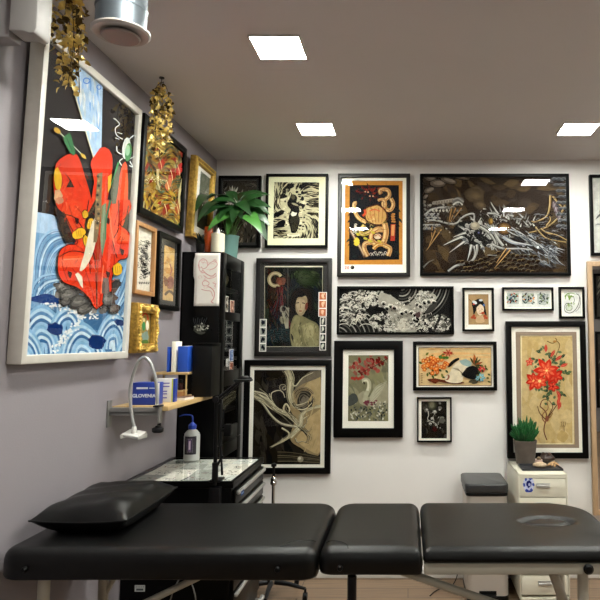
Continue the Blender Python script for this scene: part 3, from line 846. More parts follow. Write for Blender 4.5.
foam(110, 90, 85, 45, 60, .5); foam(90, 150, 60, 55, 40, .4); foam(210, 80, 70, 40, 45, .6)
a.poly([(215, 110), (240, 125), (265, 150), (300, 240), (400, 240), (390, 195), (420, 160), (470, 120), (500, 70), (460, 45), (400, 70), (350, 110), (310, 85), (270, 60), (220, 50)], '#9f9b8f', 4)
foam(230, 190, 60, 40, 40, .7); foam(440, 70, 50, 30, 30, .85); foam(430, 200, 60, 30, 40, .6); foam(300, 225, 60, 15, 16, .8)
foam(520, 200, 45, 50, 55, .35); foam(150, 60, 60, 25, 22, .8)
a.ell(335, 205, 30, 36, '#bdb8aa', jit=.2); a.ell(330, 135, 40, 22, '#b3aea0', 20, jit=.2)
for _ in range(230):
    px, py = a.rng.uniform(230, 480), a.rng.uniform(60, 238)
    if abs((px - 350) * .3 + (py - 140)) < 60 or py > 170: a.curl(px, py, a.rng.uniform(4, 9), .8, a.rng.uniform(0, 360), 2, a.rng.choice(['#4a4843', '#2e2c29', '#e6e2d4', '#ece8da', '#4a4843']))
for _ in range(40): a.arc(a.rng.uniform(40, 200), a.rng.uniform(60, 220), a.rng.uniform(12, 30), a.rng.uniform(10, 22), 180, 330, 2.5, '#d8d4c6')
for (x, y) in ((255, 128), (275, 118), (292, 126), (330, 152), (350, 145), (378, 150), (392, 160), (405, 110), (420, 118), (440, 100), (460, 95), (485, 100), (390, 185), (405, 175), (240, 105)):
    a.ell(x, y, 8, 6, '#171614', 20, jit=.3); a.arc(x, y - 4, 11, 9, 170, 350, 3, '#e9e6da')
a.poly([(440, 145), (465, 110), (500, 100), (490, 130), (460, 150)], '#3c3a37', 3); a.poly([(190, 130), (215, 118), (250, 130), (225, 140)], '#1c1b19', 3)
a.poly([(395, 150), (415, 140), (420, 165), (400, 170)], '#4f3f3f', 3)
done(a)

# --- eagle-like swirl
a = picture('back', (243, 360, 330.6, 474), .037, .034, BF, [(M['mat_white'], None)], (253.2, 370, 320.8, 464.4),
            'large black framed drawing of pale swirling branches before a tan sphere, white mount')
a.bg('#26231f'); a.crop(240, 355, 4.8)
a.flecks(60, 70, 390, 530, 90, ['#1d1b19', '#2e2a26', '#37332d', '#211f1c'], 100, 40, lambda x, y: 50 + 30 * math.sin(x * .01))
a.poly([(385, 72), (330, 95), (280, 140), (245, 200), (240, 260), (262, 310), (240, 400), (290, 445), (385, 470)], '#8f7d5c', 4)
a.poly([(385, 90), (340, 120), (300, 170), (330, 230), (380, 245)], '#a8946d', 4); a.poly([(385, 260), (330, 300), (300, 360), (270, 405), (320, 450), (385, 462)], '#b39c72', 4)
a.poly([(385, 72), (335, 80), (290, 120), (260, 170), (300, 140), (385, 105)], '#6e6555', 3)
a.poly([(275, 215), (290, 180), (325, 175), (350, 205), (345, 245), (310, 280), (280, 262)], '#3b3732', 4); a.poly([(285, 225), (305, 195), (330, 205), (325, 240), (300, 255)], '#6f675a', 4)
P_, Q_ = '#b9b08f', '#8a836e'
for pts, w0, w1, c in (([(222, 72), (238, 110), (236, 170), (240, 215), (255, 245)], 26, 10, P_), ([(235, 100), (262, 150), (300, 110), (350, 85)], 10, 3, '#9b937a'),
        ([(66, 185), (120, 220), (160, 255), (215, 280), (255, 310), (285, 345)], 28, 12, P_), ([(66, 175), (120, 190), (150, 230), (200, 270)], 12, 8, Q_), ([(66, 200), (110, 235), (150, 290), (200, 330), (275, 345)], 8, 14, Q_),
        ([(385, 245), (330, 260), (295, 290), (290, 340), (262, 372), (215, 410), (150, 440)], 14, 5, P_), ([(290, 340), (300, 310), (330, 290)], 8, 2, P_),
        ([(285, 350), (262, 375), (245, 398)], 20, 10, P_), ([(240, 215), (262, 240), (300, 235), (340, 215)], 9, 3, '#a59c80'), ([(255, 245), (290, 262), (320, 255), (345, 230)], 8, 2, '#cfc6a5'),
        ([(150, 210), (152, 182), (185, 170), (205, 180), (215, 205)], 6, 3, '#9c947c'), ([(140, 185), (150, 215), (165, 235)], 5, 2, Q_), ([(215, 285), (210, 255), (222, 235), (238, 262), (228, 285)], 12, 6, P_),
        ([(265, 400), (275, 420), (300, 415), (330, 425)], 8, 2, '#55503f'), ([(290, 360), (325, 365), (345, 355)], 9, 2, '#4a4438'), ([(300, 350), (320, 325), (318, 300)], 8, 3, '#57513f'),
        ([(200, 350), (235, 375), (222, 405), (198, 415), (205, 400)], 8, 4, P_), ([(310, 370), (335, 390), (325, 410)], 7, 2, '#4a4438')):
    a.stroke(pts, w0, c, w1); a.stroke([(x + 1, y - 1) for x, y in pts], w0 * .3, '#d9d2b4', w1 * .3)
for base, n_, sp_, cc in (([(66, 185), (120, 215), (160, 255), (215, 280), (260, 312), (288, 345)], 16, 16, ['#8f8870', '#cfc8a8', '#6e6856']), ([(222, 72), (238, 110), (236, 170), (242, 215), (262, 250)], 12, 12, ['#b9b08f', '#7d7662']), ([(385, 245), (330, 262), (298, 290), (290, 340), (255, 378), (205, 412), (150, 442)], 12, 9, ['#cfc6a5', '#8f8870']),
        ([(245, 230), (270, 250), (310, 235), (345, 205), (355, 235)], 8, 6, ['#4a453b', '#8b836c', '#2e2a26']), ([(250, 310), (230, 280), (212, 262), (215, 240)], 8, 12, ['#a29a80', '#57513f']), ([(290, 345), (318, 372), (332, 400), (318, 425)], 7, 6, ['#4a4438', '#8f866c', '#332f29'])):
    for k in range(n_):
        o1, o2, o3 = a.rng.gauss(0, sp_), a.rng.gauss(0, sp_), a.rng.uniform(-.5, .5)
        a.stroke([(x + o1 * (1 - q / len(base) * .6), y + o2 * (.4 + math.sin(q * 1.3 + k) * .5)) for q, (x, y) in enumerate(base)], a.rng.uniform(1.5, 4), a.rng.choice(cc), .8, sm=5)
a.flecks(320, 120, 380, 440, 26, ['#a8946d', '#b39f76', '#9d8a64'], 40, 5, lambda x, y: 110)
a.ell(205, 155, 17, 15, '#3e3a34'); a.arc(205, 155, 16, 14, 120, 420, 4, Q_); a.arc(212, 160, 8, 8, 0, 300, 3, '#a29a82')
for k in range(8): a.arc(305, 215, 14 + k * 6, 18 + k * 6, 150 + k * 10, 330, 3, '#6b6455' if k % 2 else '#2b2824')
a.poly([(225, 405), (262, 440), (320, 470), (385, 490), (385, 522), (250, 522), (300, 500), (250, 450)], '#2b2824', 4)
for k in range(6): a.stroke([(180, 465 + k * 9), (260, 470 + k * 8), (385, 492 + k * 5)], 5, ['#57503f', '#3a352d', '#6a614e'][k % 3], 3)
a.ell(290, 500, 15, 15, '#8e8672'); a.ell(286, 496, 7, 7, '#c9c3ad')
done(a)

# --- swan
a = picture('back', (333.6, 340.8, 402.8, 437.6), .058, .034, BF, [(M['mat_white'], None)], (348.2, 355.2, 388.4, 421.2),
            'wide black framed print of a white swan under red blossoms, white mount')
a.bg('#77745a'); a.crop(332, 338, 5.88)
a.flecks(95, 100, 330, 490, 80, ['#83805f', '#6b6a55', '#8a866b', '#757159'], 80, 30, lambda x, y: 60)
for k in range(60):
    x, y = a.rng.gauss(215, 55), a.rng.gauss(160, 32)
    a.ell(x, y + (215 - x) * .25, a.rng.uniform(7, 17), a.rng.uniform(6, 12), a.rng.choice(['#7e2a25', '#93403a', '#9c5248', '#62211d', '#8a5447']), a.rng.uniform(0, 90), jit=.25)
a.stroke([(325, 120), (280, 150), (200, 190), (150, 220)], 5, '#3f3a2e', 2)
for k in range(5): a.ell(120 + k * 12, 235 + 5 * (k % 2), 10, 9, '#9a3b31', jit=.2)
a.poly([(160, 380), (150, 340), (190, 310), (200, 350), (250, 330), (300, 290), (328, 270), (328, 380), (280, 400), (200, 400)], '#98937b', 4)
a.stroke([(188, 262), (186, 248), (205, 246), (218, 265), (216, 300), (200, 335), (195, 370), (215, 390)], 20, '#a9a68c', 30); a.stroke([(186, 252), (205, 250), (214, 275), (208, 310)], 9, '#cdcab0', 14)
a.stroke([(186, 258), (192, 272)], 9, '#3c3227', sm=0)
for k in range(12): a.stroke([(225, 380 - k * 3), (262, 350 - k * 6), (300 + k * 2, 300 - k * 4)], 6, ['#c0bca4', '#8d8972', '#aeaa92'][k % 3], 2)
for k in range(110):
    x, y = a.rng.uniform(98, 328), a.rng.uniform(365, 488)
    if y < 385 and 140 < x < 300: continue
    a.leaf(x, y, a.rng.uniform(12, 26), 10, a.rng.uniform(-160, -20), a.rng.choice(['#474b45', '#aca995', '#2f322f', '#c8c5b0', '#5d6059', '#7c7b6b']))
for k in range(12): a.ell(210 + a.rng.uniform(-20, 50), 378 + a.rng.uniform(-12, 18), 8, 6, '#6f3a44', jit=.3)
a.poly([(98, 340), (120, 325), (145, 335), (150, 375), (98, 400)], '#484b47', 4)
done(a)

# --- birds with orange flowers
a = picture('back', (413, 341.5, 497, 390.6), .022, .03, BF, [(M['mat_white'], None)], (418.4, 347.2, 491.6, 386),
            'black framed landscape print of a black and white bird with orange blossoms, white mount')
a.bg('#d3b684'); a.crop(410, 338, 6.667)
a.flecks(60, 65, 540, 130, 20, ['#d9bf90', '#dcae74', '#cfae7b'], 200, 14, lambda x, y: 0)
for p in ([(58, 63), (542, 63)], [(58, 63), (60, 318)], [(542, 63), (542, 318)], [(60, 318), (542, 318)]): a.stroke(p, 4, '#4f3c28', sm=0)
for k in range(26): a.leaf(a.rng.uniform(80, 240), a.rng.uniform(110, 260), 28, 16, a.rng.uniform(0, 360), a.rng.choice(['#4d5a2c', '#6a6d34', '#3a4a2b']))
for k in range(44):
    x, y = a.rng.gauss(158, 38), a.rng.gauss(185, 34); a.flower(x, y, 17, 5, a.rng.choice(['#c85a1e', '#d96f2b', '#b8481a']), '#e79a4e', '#e6c27a', a.rng.uniform(0, 90), .8)
a.flower(255, 98, 34, 6, '#9c3a2a', '#c46a4f', '#7c2a20', 0, .3); a.leaf(215, 90, 40, 9, 20, '#a23e2c'); a.leaf(295, 108, 36, 8, 190, '#a23e2c')
for x in (205, 225, 245): a.ell(x, 130, 14, 9, '#4f7434', jit=.2)
a.poly([(115, 275), (160, 268), (230, 280), (340, 290), (360, 300), (300, 306), (240, 298), (190, 290), (140, 292)], '#5a2f22', 3); a.ell(165, 285, 26, 16, '#6b3524', jit=.25); a.ell(425, 290, 34, 14, '#4b4536', jit=.25)
a.poly([(236, 285), (232, 250), (262, 235), (290, 180), (330, 150), (375, 165), (410, 200), (360, 250), (345, 292), (290, 300)], '#d6c9ad', 4)
a.poly([(252, 195), (262, 170), (290, 145), (322, 132), (326, 145), (296, 165), (270, 190)], '#171512', 4)
a.poly([(330, 150), (370, 140), (410, 165), (395, 190), (350, 178)], '#94aaa5', 4)
for k in range(7): a.stroke([(280 + k * 10, 200 + 4 * k), (320 + k * 6, 205 + 6 * k), (345, 240 + 3 * k)], 3, '#8b7d66')
a.poly([(345, 240), (375, 200), (420, 185), (455, 205), (462, 250), (430, 275), (380, 268)], '#141619', 4); a.ell(250, 262, 14, 20, '#8e5c48', 20); a.ell(244, 262, 7, 14, '#d8ccb2', 20)
for k in range(7): a.leaf(430, 180, 60, 14, -120 + k * 25, ['#4d4a2e', '#8b4a2a', '#2f3d2c'][k % 3])
a.leaf(440, 150, 50, 12, -110, '#b4612f')
a.flower(480, 208, 26, 6, '#b03036', '#d45a58', '#e6b060'); a.flower(470, 262, 34, 7, '#6a9aa5', '#8fb8bd', '#c0a45a'); a.flower(452, 270, 20, 6, '#5f8f9a', '#8fb8bd', '#3c5a5a')
for k in range(10): a.leaf(a.rng.uniform(450, 525), a.rng.uniform(175, 290), 24, 13, a.rng.uniform(0, 360), a.rng.choice(['#3e4a2b', '#5a5a30']))
for k in range(6): a.stroke([(72, 235 + k * 12), (84, 238 + k * 12)], 4, '#7b5d3d', sm=0)
done(a)

# --- small dark still life
a = picture('back', (417, 397.4, 451.8, 442.4), .010, .028, BF, [(M['mat_white'], None)], (421.4, 401.2, 446.8, 438.4),
            'small black framed dark print with figures, lowest picture on the white wall')
a.bg('#25221e'); a.crop(412, 394, 11.77)
a.flecks(110, 82, 410, 525, 70, ['#1c1916', '#353029', '#2d2a25', '#44403a', '#100f0e'], 80, 30, lambda x, y: 80)
for k in range(5): a.ell(235, 130, 60 - 9 * k, 70 - 10 * k, ['#2d2c24', '#3b3a2e', '#4b4a3b', '#5d5c4b', '#74735f'][k], jit=.1)
for (x, y, r, c) in ((270, 210, 26, '#8f8d86'), (268, 205, 14, '#c6c4bc'), (170, 195, 26, '#5e5a55'), (175, 183, 14, '#aaa7a2'), (330, 165, 24, '#6e6a66'), (325, 185, 12, '#b5b2ac'), (238, 285, 18, '#b6b2a8'), (215, 350, 18, '#c9c6bc'), (355, 285, 26, '#77756d'), (352, 312, 40, '#5d5b54'), (190, 320, 14, '#8f8c84'), (330, 110, 14, '#7a7774')):
    a.ell(x, y, r, r * .8, c, 10, jit=.2)
for p in ([(190, 200), (195, 250), (185, 300), (240, 330), (290, 370)], [(240, 320), (290, 360), (300, 400)], [(270, 230), (250, 270), (260, 320)]): a.stroke(p, 13, '#8d8980', 6); a.stroke(p, 4, '#d0ccc2', 2)
for k in range(30): a.ell(a.rng.gauss(250, 50), a.rng.gauss(310, 60), 8, 6, a.rng.choice(['#a19d93', '#1c1a17', '#57534c', '#15130f']), 30, jit=.3)
a.ell(265, 410, 26, 34, '#3d1f1a', jit=.2); a.ell(395, 505, 22, 30, '#4d494a', jit=.3)
done(a)

# --- geisha head
a = picture('back', (462.6, 287.6, 494.2, 331.4), .014, .028, BF, [(M['mat_white'], None)], (468.3, 294.2, 488.7, 324.6),
            'small black framed print of a pale woman face with black hair ornaments on tan paper')
a.bg('#a3865f'); a.crop(458, 283, 4.545)
a.ell(97, 85, 18, 14, '#17181f'); a.poly([(68, 120), (62, 90), (80, 78), (100, 76), (118, 90), (125, 118), (130, 150), (112, 128), (88, 118), (72, 145)], '#15151b', 3)
a.poly([(85, 110), (100, 96), (116, 108), (117, 130), (103, 148), (88, 136)], '#d9c3a6', 3)
a.ell(76, 88, 12, 7, '#c4cbd0', 30); a.ell(104, 78, 9, 5, '#c4cbd0'); a.ell(72, 96, 5, 4, '#b94a3a'); a.ell(118, 100, 5, 6, '#4f6ea0')
for (x, y) in ((72, 150), (78, 160), (66, 156), (122, 150), (130, 158), (118, 160), (112, 66 + 70)): a.ell(x, y, 7, 6, '#a9492f', jit=.3)
a.stroke([(90, 118), (96, 117)], 2, '#1a1512', sm=0); a.stroke([(106, 118), (112, 119)], 2, '#1a1512', sm=0); a.stroke([(100, 122), (99, 130)], 1.5, '#8e6f55', sm=0); a.ell(101, 138, 3, 2, '#b0302a')
a.stroke([(60, 84), (50, 74)], 2, '#2a1e17', sm=0); a.poly([(88, 148), (112, 148), (120, 178), (82, 178)], '#c2a27c', 3)
done(a)

# --- three small colour drawings in one frame
a = picture('back', (502.6, 287.2, 553.8, 310.6), .012, .028, BF, [(M['mat_white'], None)], (506.5, 291, 550.2, 307),
            'small wide black framed mount holding three little colour drawings')
a.bg('#dcdcd8'); a.crop(458, 283, 4.545)
for j, (x, c) in enumerate(((250, ['#5f7a52', '#b0573a', '#3b5560', '#8fa39b', '#222222']), (318, ['#d98a4a', '#4a5a60', '#a8b4ae', '#7c8a5e', '#202020']), (386, ['#2c2f33', '#66744e', '#9aa2a0', '#44545a', '#bfc3bf']))):
    a.poly([(x - 27, 46), (x + 27, 46), (x + 27, 95), (x - 27, 95)] if j < 2 else [(x - 27, 52), (x - 10, 44), (x + 24, 50), (x + 27, 86), (x + 10, 102), (x - 24, 96)], '#b3b8b2')
    for k in range(38): a.leaf(x + a.rng.uniform(-22, 22), 70 + a.rng.uniform(-20, 20), 13, 6, a.rng.uniform(0, 360), a.rng.choice(c))
    for k in range(5): a.curl(x + a.rng.uniform(-16, 16), 70 + a.rng.uniform(-14, 14), 7, .8, 60 * k, 1.6, '#26282a')
done(a)

# --- green line drawing
a = picture('back', (559.4, 286.8, 585, 318.4), .014, .028, BF, [(M['mat_white'], None)], (564, 291.5, 581, 313.8),
            'small black framed green line drawing above the right corner of the red flower print')
a.bg('#dfdfda'); a.crop(458, 283, 4.545)
for p in ([(486, 62), (500, 48), (520, 46), (535, 52)], [(490, 55), (488, 75)], [(505, 50), (508, 72)]): a.stroke(p, 6, '#77944e', 2)
for k in range(9): a.leaf(495 + k * 4, 55 + (k % 3) * 4, 18, 6, 30 + k * 20, '#7f9a55')
a.stroke([(538, 48), (552, 60), (550, 90), (535, 120), (512, 136), (490, 130), (484, 110), (495, 92), (520, 96)], 3, '#555a52'); a.stroke([(545, 50), (558, 75), (552, 110), (535, 130)], 2.5, '#6d7268')
a.ell(505, 112, 16, 15, '#c9d0bb'); a.arc(505, 112, 15, 14, 0, 350, 2.5, '#5d6a4a'); a.stroke([(525, 60), (530, 80), (522, 92)], 2.5, '#555a52')
for k in range(6): a.leaf(495 + 6 * k, 95 + (k % 2) * 5, 11, 5, 60 * k, '#86a05c')
done(a)

# --- red flowers, tall
a = picture('back', (506.8, 321.2, 587.2, 458.6), .036, .034, BF, [(M['mat_white'], (516.4, 331.8, 577.8, 448)), (M['mat_taupe'], None)], (521, 335.6, 573.6, 444.4),
            'tall black framed botanical print of bright red flowers on tan paper, taupe and white mounts')
a.bg('#bfa672'); a.crop(505, 320, 4.286)
a.flecks(68, 65, 295, 533, 40, ['#b99f69', '#c4ac7a', '#c8b181'], 120, 50, lambda x, y: 80)
for p in ([(70, 67), (293, 67)], [(70, 67), (70, 531)], [(293, 67), (293, 531)], [(70, 531), (293, 531)]): a.stroke(p, 6, '#dccfa6', sm=0)
a.stroke([(180, 515), (168, 480), (170, 450), (178, 425), (175, 395), (150, 370)], 5, '#6b4632', 5)
for p in ([(178, 425), (195, 395), (205, 370), (190, 345)], [(172, 440), (160, 420), (165, 400), (185, 380), (180, 350)], [(178, 430), (150, 400), (140, 370)], [(185, 420), (215, 375), (235, 350)], [(175, 415), (190, 420), (205, 400)], [(150, 370), (160, 345), (180, 340)]): a.stroke(p, 5, a.rng.choice(['#6b4632', '#7d5540', '#5b3d2e']), 3)
for k in range(4): a.ell(178 + k, 430 - k * 5, 8, 6, '#7c4d3a', jit=.3)
a.stroke([(180, 90), (205, 100), (222, 85), (215, 78)], 3.5, '#6b5636'); a.stroke([(222, 90), (235, 110), (215, 160)], 3.5, '#6b5636'); a.ell(214, 92, 8, 5, '#a9793f')
for k in range(135):
    an = a.rng.uniform(0, 360); q = a.rng.uniform(.25, 1)
    x, y = 178 + 80 * q * math.cos(R(an)) + 10, 240 + 125 * q * math.sin(R(an))
    a.leaf(x, y, a.rng.uniform(14, 27), 11, a.rng.uniform(0, 360), a.rng.choice(['#2f4a34', '#3d5738', '#24382c', '#4d6444', '#5f7350']), '#7f8a62')
a.flower(105, 180, 20, 5, '#c9513d', '#e07f62', '#b03428', 200, .6)
for (x, y, an) in ((195, 160, -60), (215, 175, -40), (235, 200, -20), (175, 140, -90), (228, 310, 80), (232, 330, 100), (240, 350, 110), (220, 300, 60)): a.leaf(x, y, 38, 14, an, '#bf4436', '#dc7860')
a.flower(215, 240, 38, 6, '#b92c22', '#d4543c', '#a02018', 20, .6); a.flower(205, 285, 28, 5, '#b52c24', '#d4543c', '#8d1d18', 80, .6)
a.flower(125, 262, 42, 7, '#c23325', '#dd6145', '#e9b56d', 10, .55); a.flower(148, 262, 36, 6, '#cf3f2c', '#e5714f', '#efd089', 40, .6)
a.flower(178, 215, 56, 7, '#c93426', '#e36a4b', '#f0cf7a', -20, .5); a.flower(178, 217, 26, 6, '#da5136', '#ee8c62', '#f2dc8e', 10, .5)
for k in range(3): a.stroke([(240 + k * 8, 435), (243 + k * 8, 445), (239 + k * 8, 458)], 2.5, '#84704a')
a.stroke([(252, 450), (254, 478)], 2.5, '#84704a', sm=0)
done(a)

# --- cut off at the right edge, high up
a = picture('back', (590.6, 174.4, 668, 255.4), .019, .03, BF, [], None,
            'black framed pale drawing cut off by the right edge of the photo, above the mirror')
a.bg('#c3c4be')
a.crop(0, 0, 1)
for k in range(5): a.ell(606 + 3 * k, 203 + k * 6, 4, 3, '#8d8f8c', jit=.3)
a.flecks(605, 190, 650, 245, 60, ['#8a8c8a', '#5c5e5d', '#a5a7a4'], 12, 2, lambda x, y: x * 9 + y * 4)
done(a)

# ------------------------------------------------------------------ the pictures on the left wall
# --- the big one
a = picture('left', [(45.5, 29), (143.2, 112.6), (127.5, 359), (21.5, 363.5)], .030, .05, M['silver_frame'], [], None,
            'very large pale framed print of a red robed figure over blue waves', lean=.022, bev=.004)
a.bg('#2b2829'); a.crop(20, 200, 3.528)
# sea
a.poly([(-20, 30), (110, 50), (150, 110), (200, 170), (330, 230), (420, 160), (420, 600), (-20, 600)], '#6f95b8')
a.poly([(-20, 25), (60, 42), (135, 60), (155, 110), (100, 120), (-20, 90)], '#9fb9d3', 3)
cs = ['#9dbdd6', '#4c7397', '#c3d7e4', '#3a5f87', '#86abc9', '#2c4a72']
def wv(x, y, rx, ry, a0, a1, n, w_=7):
    for k in range(n):
        t = 1 - k / n
        a.arc(x, y, rx * t, ry * t, a0, a1, w_, cs[(k * 2) % 6], 18); a.arc(x, y, rx * t - w_ * .7, ry * t - w_ * .7, a0, a1, 2.2, '#2b4568', 18)
def band(pts, n, dx, dy, w0, w1, seq):
    for k in range(n):
        a.stroke([(x + dx * k * (1 + .15 * math.sin(q)), y + dy * k) for q, (x, y) in enumerate(pts)], w0, seq[k % len(seq)], w1, sm=5)
        a.stroke([(x + dx * (k + .45), y + dy * (k + .45)) for x, y in pts], 1.8, '#33557c', sm=5)
sea = ['#8fb2cf', '#6a93b7', '#b4cddd', '#557fa8', '#9dbdd6']
band([(50, 330), (58, 200), (85, 130), (130, 105), (175, 120)], 11, 9, 13, 8, 6, sea)
band([(45, 330), (52, 300), (80, 270), (130, 262), (150, 285)], 5, 8, 11, 8, 6, sea)
band([(395, 150), (380, 220), (355, 300), (325, 370)], 9, 9, 6, 8, 6, sea)
band([(395, 330), (370, 350), (345, 390), (330, 430)], 8, 9, 8, 7, 5, sea)
a.poly([(35, 345), (90, 330), (140, 345), (150, 365), (90, 365), (40, 355)], '#1d3a72', 3)
# rocks
for k in range(70):
    x, y = a.rng.uniform(130, 350), a.rng.uniform(290, 410)
    if abs(x - 240) > 115 - (y - 290) * .35: continue
    a.ell(x, y, a.rng.uniform(14, 26), a.rng.uniform(9, 16), a.rng.choice(['#5e5b59', '#75716d', '#4a4746', '#8a857f', '#3c3a3a']), a.rng.uniform(-60, 30), jit=.25)
    a.arc(x, y, 14, 9, 190, 330, 2.5, '#2b2929')
for k in range(20): a.ell(a.rng.uniform(320, 385), a.rng.uniform(455, 500), 16, 10, a.rng.choice(['#6e6965', '#8a847d', '#56524f']), -30, jit=.25)
# foreground waves
a.poly([(-20, 385), (90, 372), (140, 400), (200, 390), (260, 400), (330, 405), (420, 420), (420, 600), (-20, 600)], '#3f678f')
def crest(x, y, wd_, h_, n_, fl_=1):
    for k in range(n_):
        f = 1 - k / n_
        p = [(x - wd_ * f * fl_, y + h_ * .2), (x - wd_ * .75 * f * fl_, y - h_ * .55 * f), (x - wd_ * .1 * fl_, y - h_ * f), (x + wd_ * .6 * f * fl_, y - h_ * .6 * f), (x + wd_ * f * fl_, y + h_ * .15)]
        a.stroke(p, max(5, h_ / n_ * 1.1), ['#7fa9cb', '#a9c7dc', '#547fa9', '#c2d6e2', '#36618f', '#8fb4d2'][k % 6], max(4, h_ / n_ * .8), sm=6)
crest(85, 520, 100, 145, 12); crest(20, 560, 70, 110, 9); crest(165, 450, 62, 75, 7, -1); crest(225, 560, 85, 125, 11); crest(325, 510, 62, 110, 10, -1); crest(390, 560, 55, 80, 7)
for (x, y, rx, ry) in ((125, 455, 30, 22), (270, 500, 32, 24), (350, 432, 18, 12), (20, 420, 20, 10)): a.ell(x, y, rx, ry, '#1b3466', 15, jit=.15)
for k in range(150):
    t = a.rng.random()
    if k < 70: x, y = 120 + 110 * t + a.rng.gauss(0, 7), 530 - 130 * t + a.rng.gauss(0, 7)
    elif k < 115: x, y = 230 + 130 * t + a.rng.gauss(0, 10), 385 + 30 * math.sin(t * 9) + a.rng.gauss(0, 9)
    else: x, y = 90 + 120 * t, 360 + 40 * t + a.rng.gauss(0, 8)
    a.ell(x, y, a.rng.uniform(2.5, 6), a.rng.uniform(2, 5), '#dfe3e3', jit=.3)
# falling water
a.crop(20, 50, 3.64)
a.poly([(196, 30), (205, 45), (300, 118), (296, 300), (292, 445), (276, 430), (235, 290), (186, 120)], '#a6c1dd')
a.flecks(200, 50, 296, 330, 60, ['#6d9bd0', '#c5d3e0', '#d9dbd8', '#8fb3dc', '#b9c6cf'], 60, 8, lambda x, y: 89, lambda x, y: 196 + max(0, (y - 110)) * .3 < x < 288 and y < 300)
a.arc(240, 112, 12, 10, 0, 350, 4, '#4a7fd0'); a.arc(285, 135, 8, 8, 0, 350, 3, '#4a7fd0')
a.stroke([(186, 120), (235, 290), (278, 432)], 4, '#d8cfae', sm=0)
# creature at the top right
a.ell(385, 358, 15, 40, '#d0d6d2', 6); a.ell(392, 372, 12, 34, '#4c8b58', 6); a.ell(390, 365, 9, 20, '#9ac4a0', 6)
for p in ([(372, 325), (350, 310), (345, 285), (360, 270), (345, 252), (338, 250)], [(395, 325), (415, 310), (420, 330)], [(370, 380), (352, 370), (350, 350)], [(400, 395), (415, 385), (418, 370)], [(372, 395), (360, 405), (368, 420)], [(398, 405), (408, 425), (395, 420)]): a.stroke(p, 3.2, '#d9dfdf')
for p in ([(345, 320), (360, 325)], [(352, 300), (370, 305)]): a.stroke(p, 2.5, '#d9dfdf')
# red robes
RD, RD2, RD3 = '#cf3a22', '#e0512f', '#9d2416'
a.poly([(118, 470), (128, 415), (160, 385), (205, 380), (232, 455), (258, 545), (262, 620), (230, 700), (180, 690), (150, 600), (128, 560)], RD, 2)
a.poly([(262, 395), (290, 355), (322, 362), (335, 405), (328, 470), (300, 620), (262, 700), (255, 560), (268, 480), (255, 420)], RD, 2)
a.poly([(345, 540), (358, 470), (372, 415), (388, 420), (390, 560), (372, 640), (340, 640), (330, 600)], RD2, 2)
for k in range(46):
    x, y = a.rng.uniform(130, 385), a.rng.uniform(410, 600)
    if 232 < x < 262 or 335 < x < 350: continue
    an = 95 + 30 * math.sin(x * .05) + a.rng.uniform(-15, 15); l = a.rng.uniform(14, 40)
    a.stroke([(x, y), (x + l * .5 * math.cos(R(an)) + 3, y + l * .5 * math.sin(R(an))), (x + l * math.cos(R(an)), y + l * math.sin(R(an)))], a.rng.uniform(1.5, 3.5), a.rng.choice([RD3, '#7a1a12', '#e8684a', '#b02c1a']), 1)
a.poly([(155, 440), (180, 470), (165, 500), (195, 500), (185, 480)], '#3a2a26', 0)
a.crop(20, 200, 3.528)
a.poly([(140, 0), (385, 0), (372, 60), (350, 85), (385, 120), (378, 200), (345, 215), (322, 275), (318, 330), (268, 385), (240, 345), (200, 310), (150, 290), (130, 250), (135, 185), (165, 155), (200, 150), (165, 80), (150, 50)], RD, 2)
a.poly([(300, 0), (345, 0), (345, 100), (385, 125), (382, 150), (325, 145), (300, 100)], RD2, 2)
a.poly([(135, 200), (235, 195), (240, 235), (135, 240)], RD2); a.poly([(230, 60), (262, 0), (285, 0), (275, 100), (240, 160), (225, 110)], '#2d2726', 2)
a.poly([(240, 170), (275, 120), (290, 200), (262, 215)], RD3, 2)
for p in ([(170, 20), (190, 80), (215, 130)], [(160, 165), (145, 220), (165, 285)], [(225, 240), (245, 300), (262, 370)], [(320, 160), (330, 220), (300, 330)], [(360, 130), (345, 190)], [(285, 210), (290, 280), (275, 380)], [(190, 20), (230, 60)], [(195, 160), (220, 180), (235, 230)], [(350, 10), (330, 90)], [(180, 240), (230, 300)]): a.stroke(p, 3.2, RD3)
for p in ([(150, 40), (168, 80), (200, 150), (165, 158), (135, 185), (130, 250), (150, 290), (200, 310), (240, 345), (268, 385), (318, 330), (322, 275), (345, 215), (378, 200), (385, 120), (350, 85), (372, 60), (380, 20)], [(240, 0), (232, 60), (240, 150), (262, 215), (268, 380)], [(345, 0), (345, 98), (325, 145), (340, 205)], [(150, 50), (190, 62), (225, 110)], [(135, 200), (180, 180), (235, 195), (245, 260)]): a.stroke(p, 3.5, '#351410')
a.poly([(118, 20), (150, 45), (182, 120), (196, 148), (160, 152), (140, 110)], '#2b2829', 1)
for (x, y, rx, ry) in ((170, 335, 34, 24), (205, 360, 36, 24), (160, 360, 24, 16), (225, 385, 30, 18), (310, 350, 24, 30), (330, 385, 22, 16)):
    for q, c in enumerate(('#3b3938', '#5e5b59', '#7f7b76')): a.ell(x - 2 * q, y - 3 * q, rx * (1 - .25 * q), ry * (1 - .28 * q), c, -20, jit=.15)
    for q in range(5): a.arc(x, y, rx * .9 - 5 * q, ry * .9 - 4 * q, 180 + 10 * q, 330, 2, '#2a2827')
for k in range(60):
    x, y = a.rng.uniform(140, 380), a.rng.uniform(0, 330)
    if not (abs(x - 250) < 125 - max(0, y - 200) * .55): continue
    an = 100 + 40 * math.sin(x * .04) + a.rng.uniform(-20, 20); l = a.rng.uniform(12, 34)
    a.stroke([(x, y), (x + l * .5 * math.cos(R(an)) + 3, y + l * .5 * math.sin(R(an))), (x + l * math.cos(R(an)), y + l * math.sin(R(an)))], a.rng.uniform(1.5, 3.5), a.rng.choice([RD3, '#7a1a12', '#e8684a', '#b02c1a', '#d84a2c']), 1)
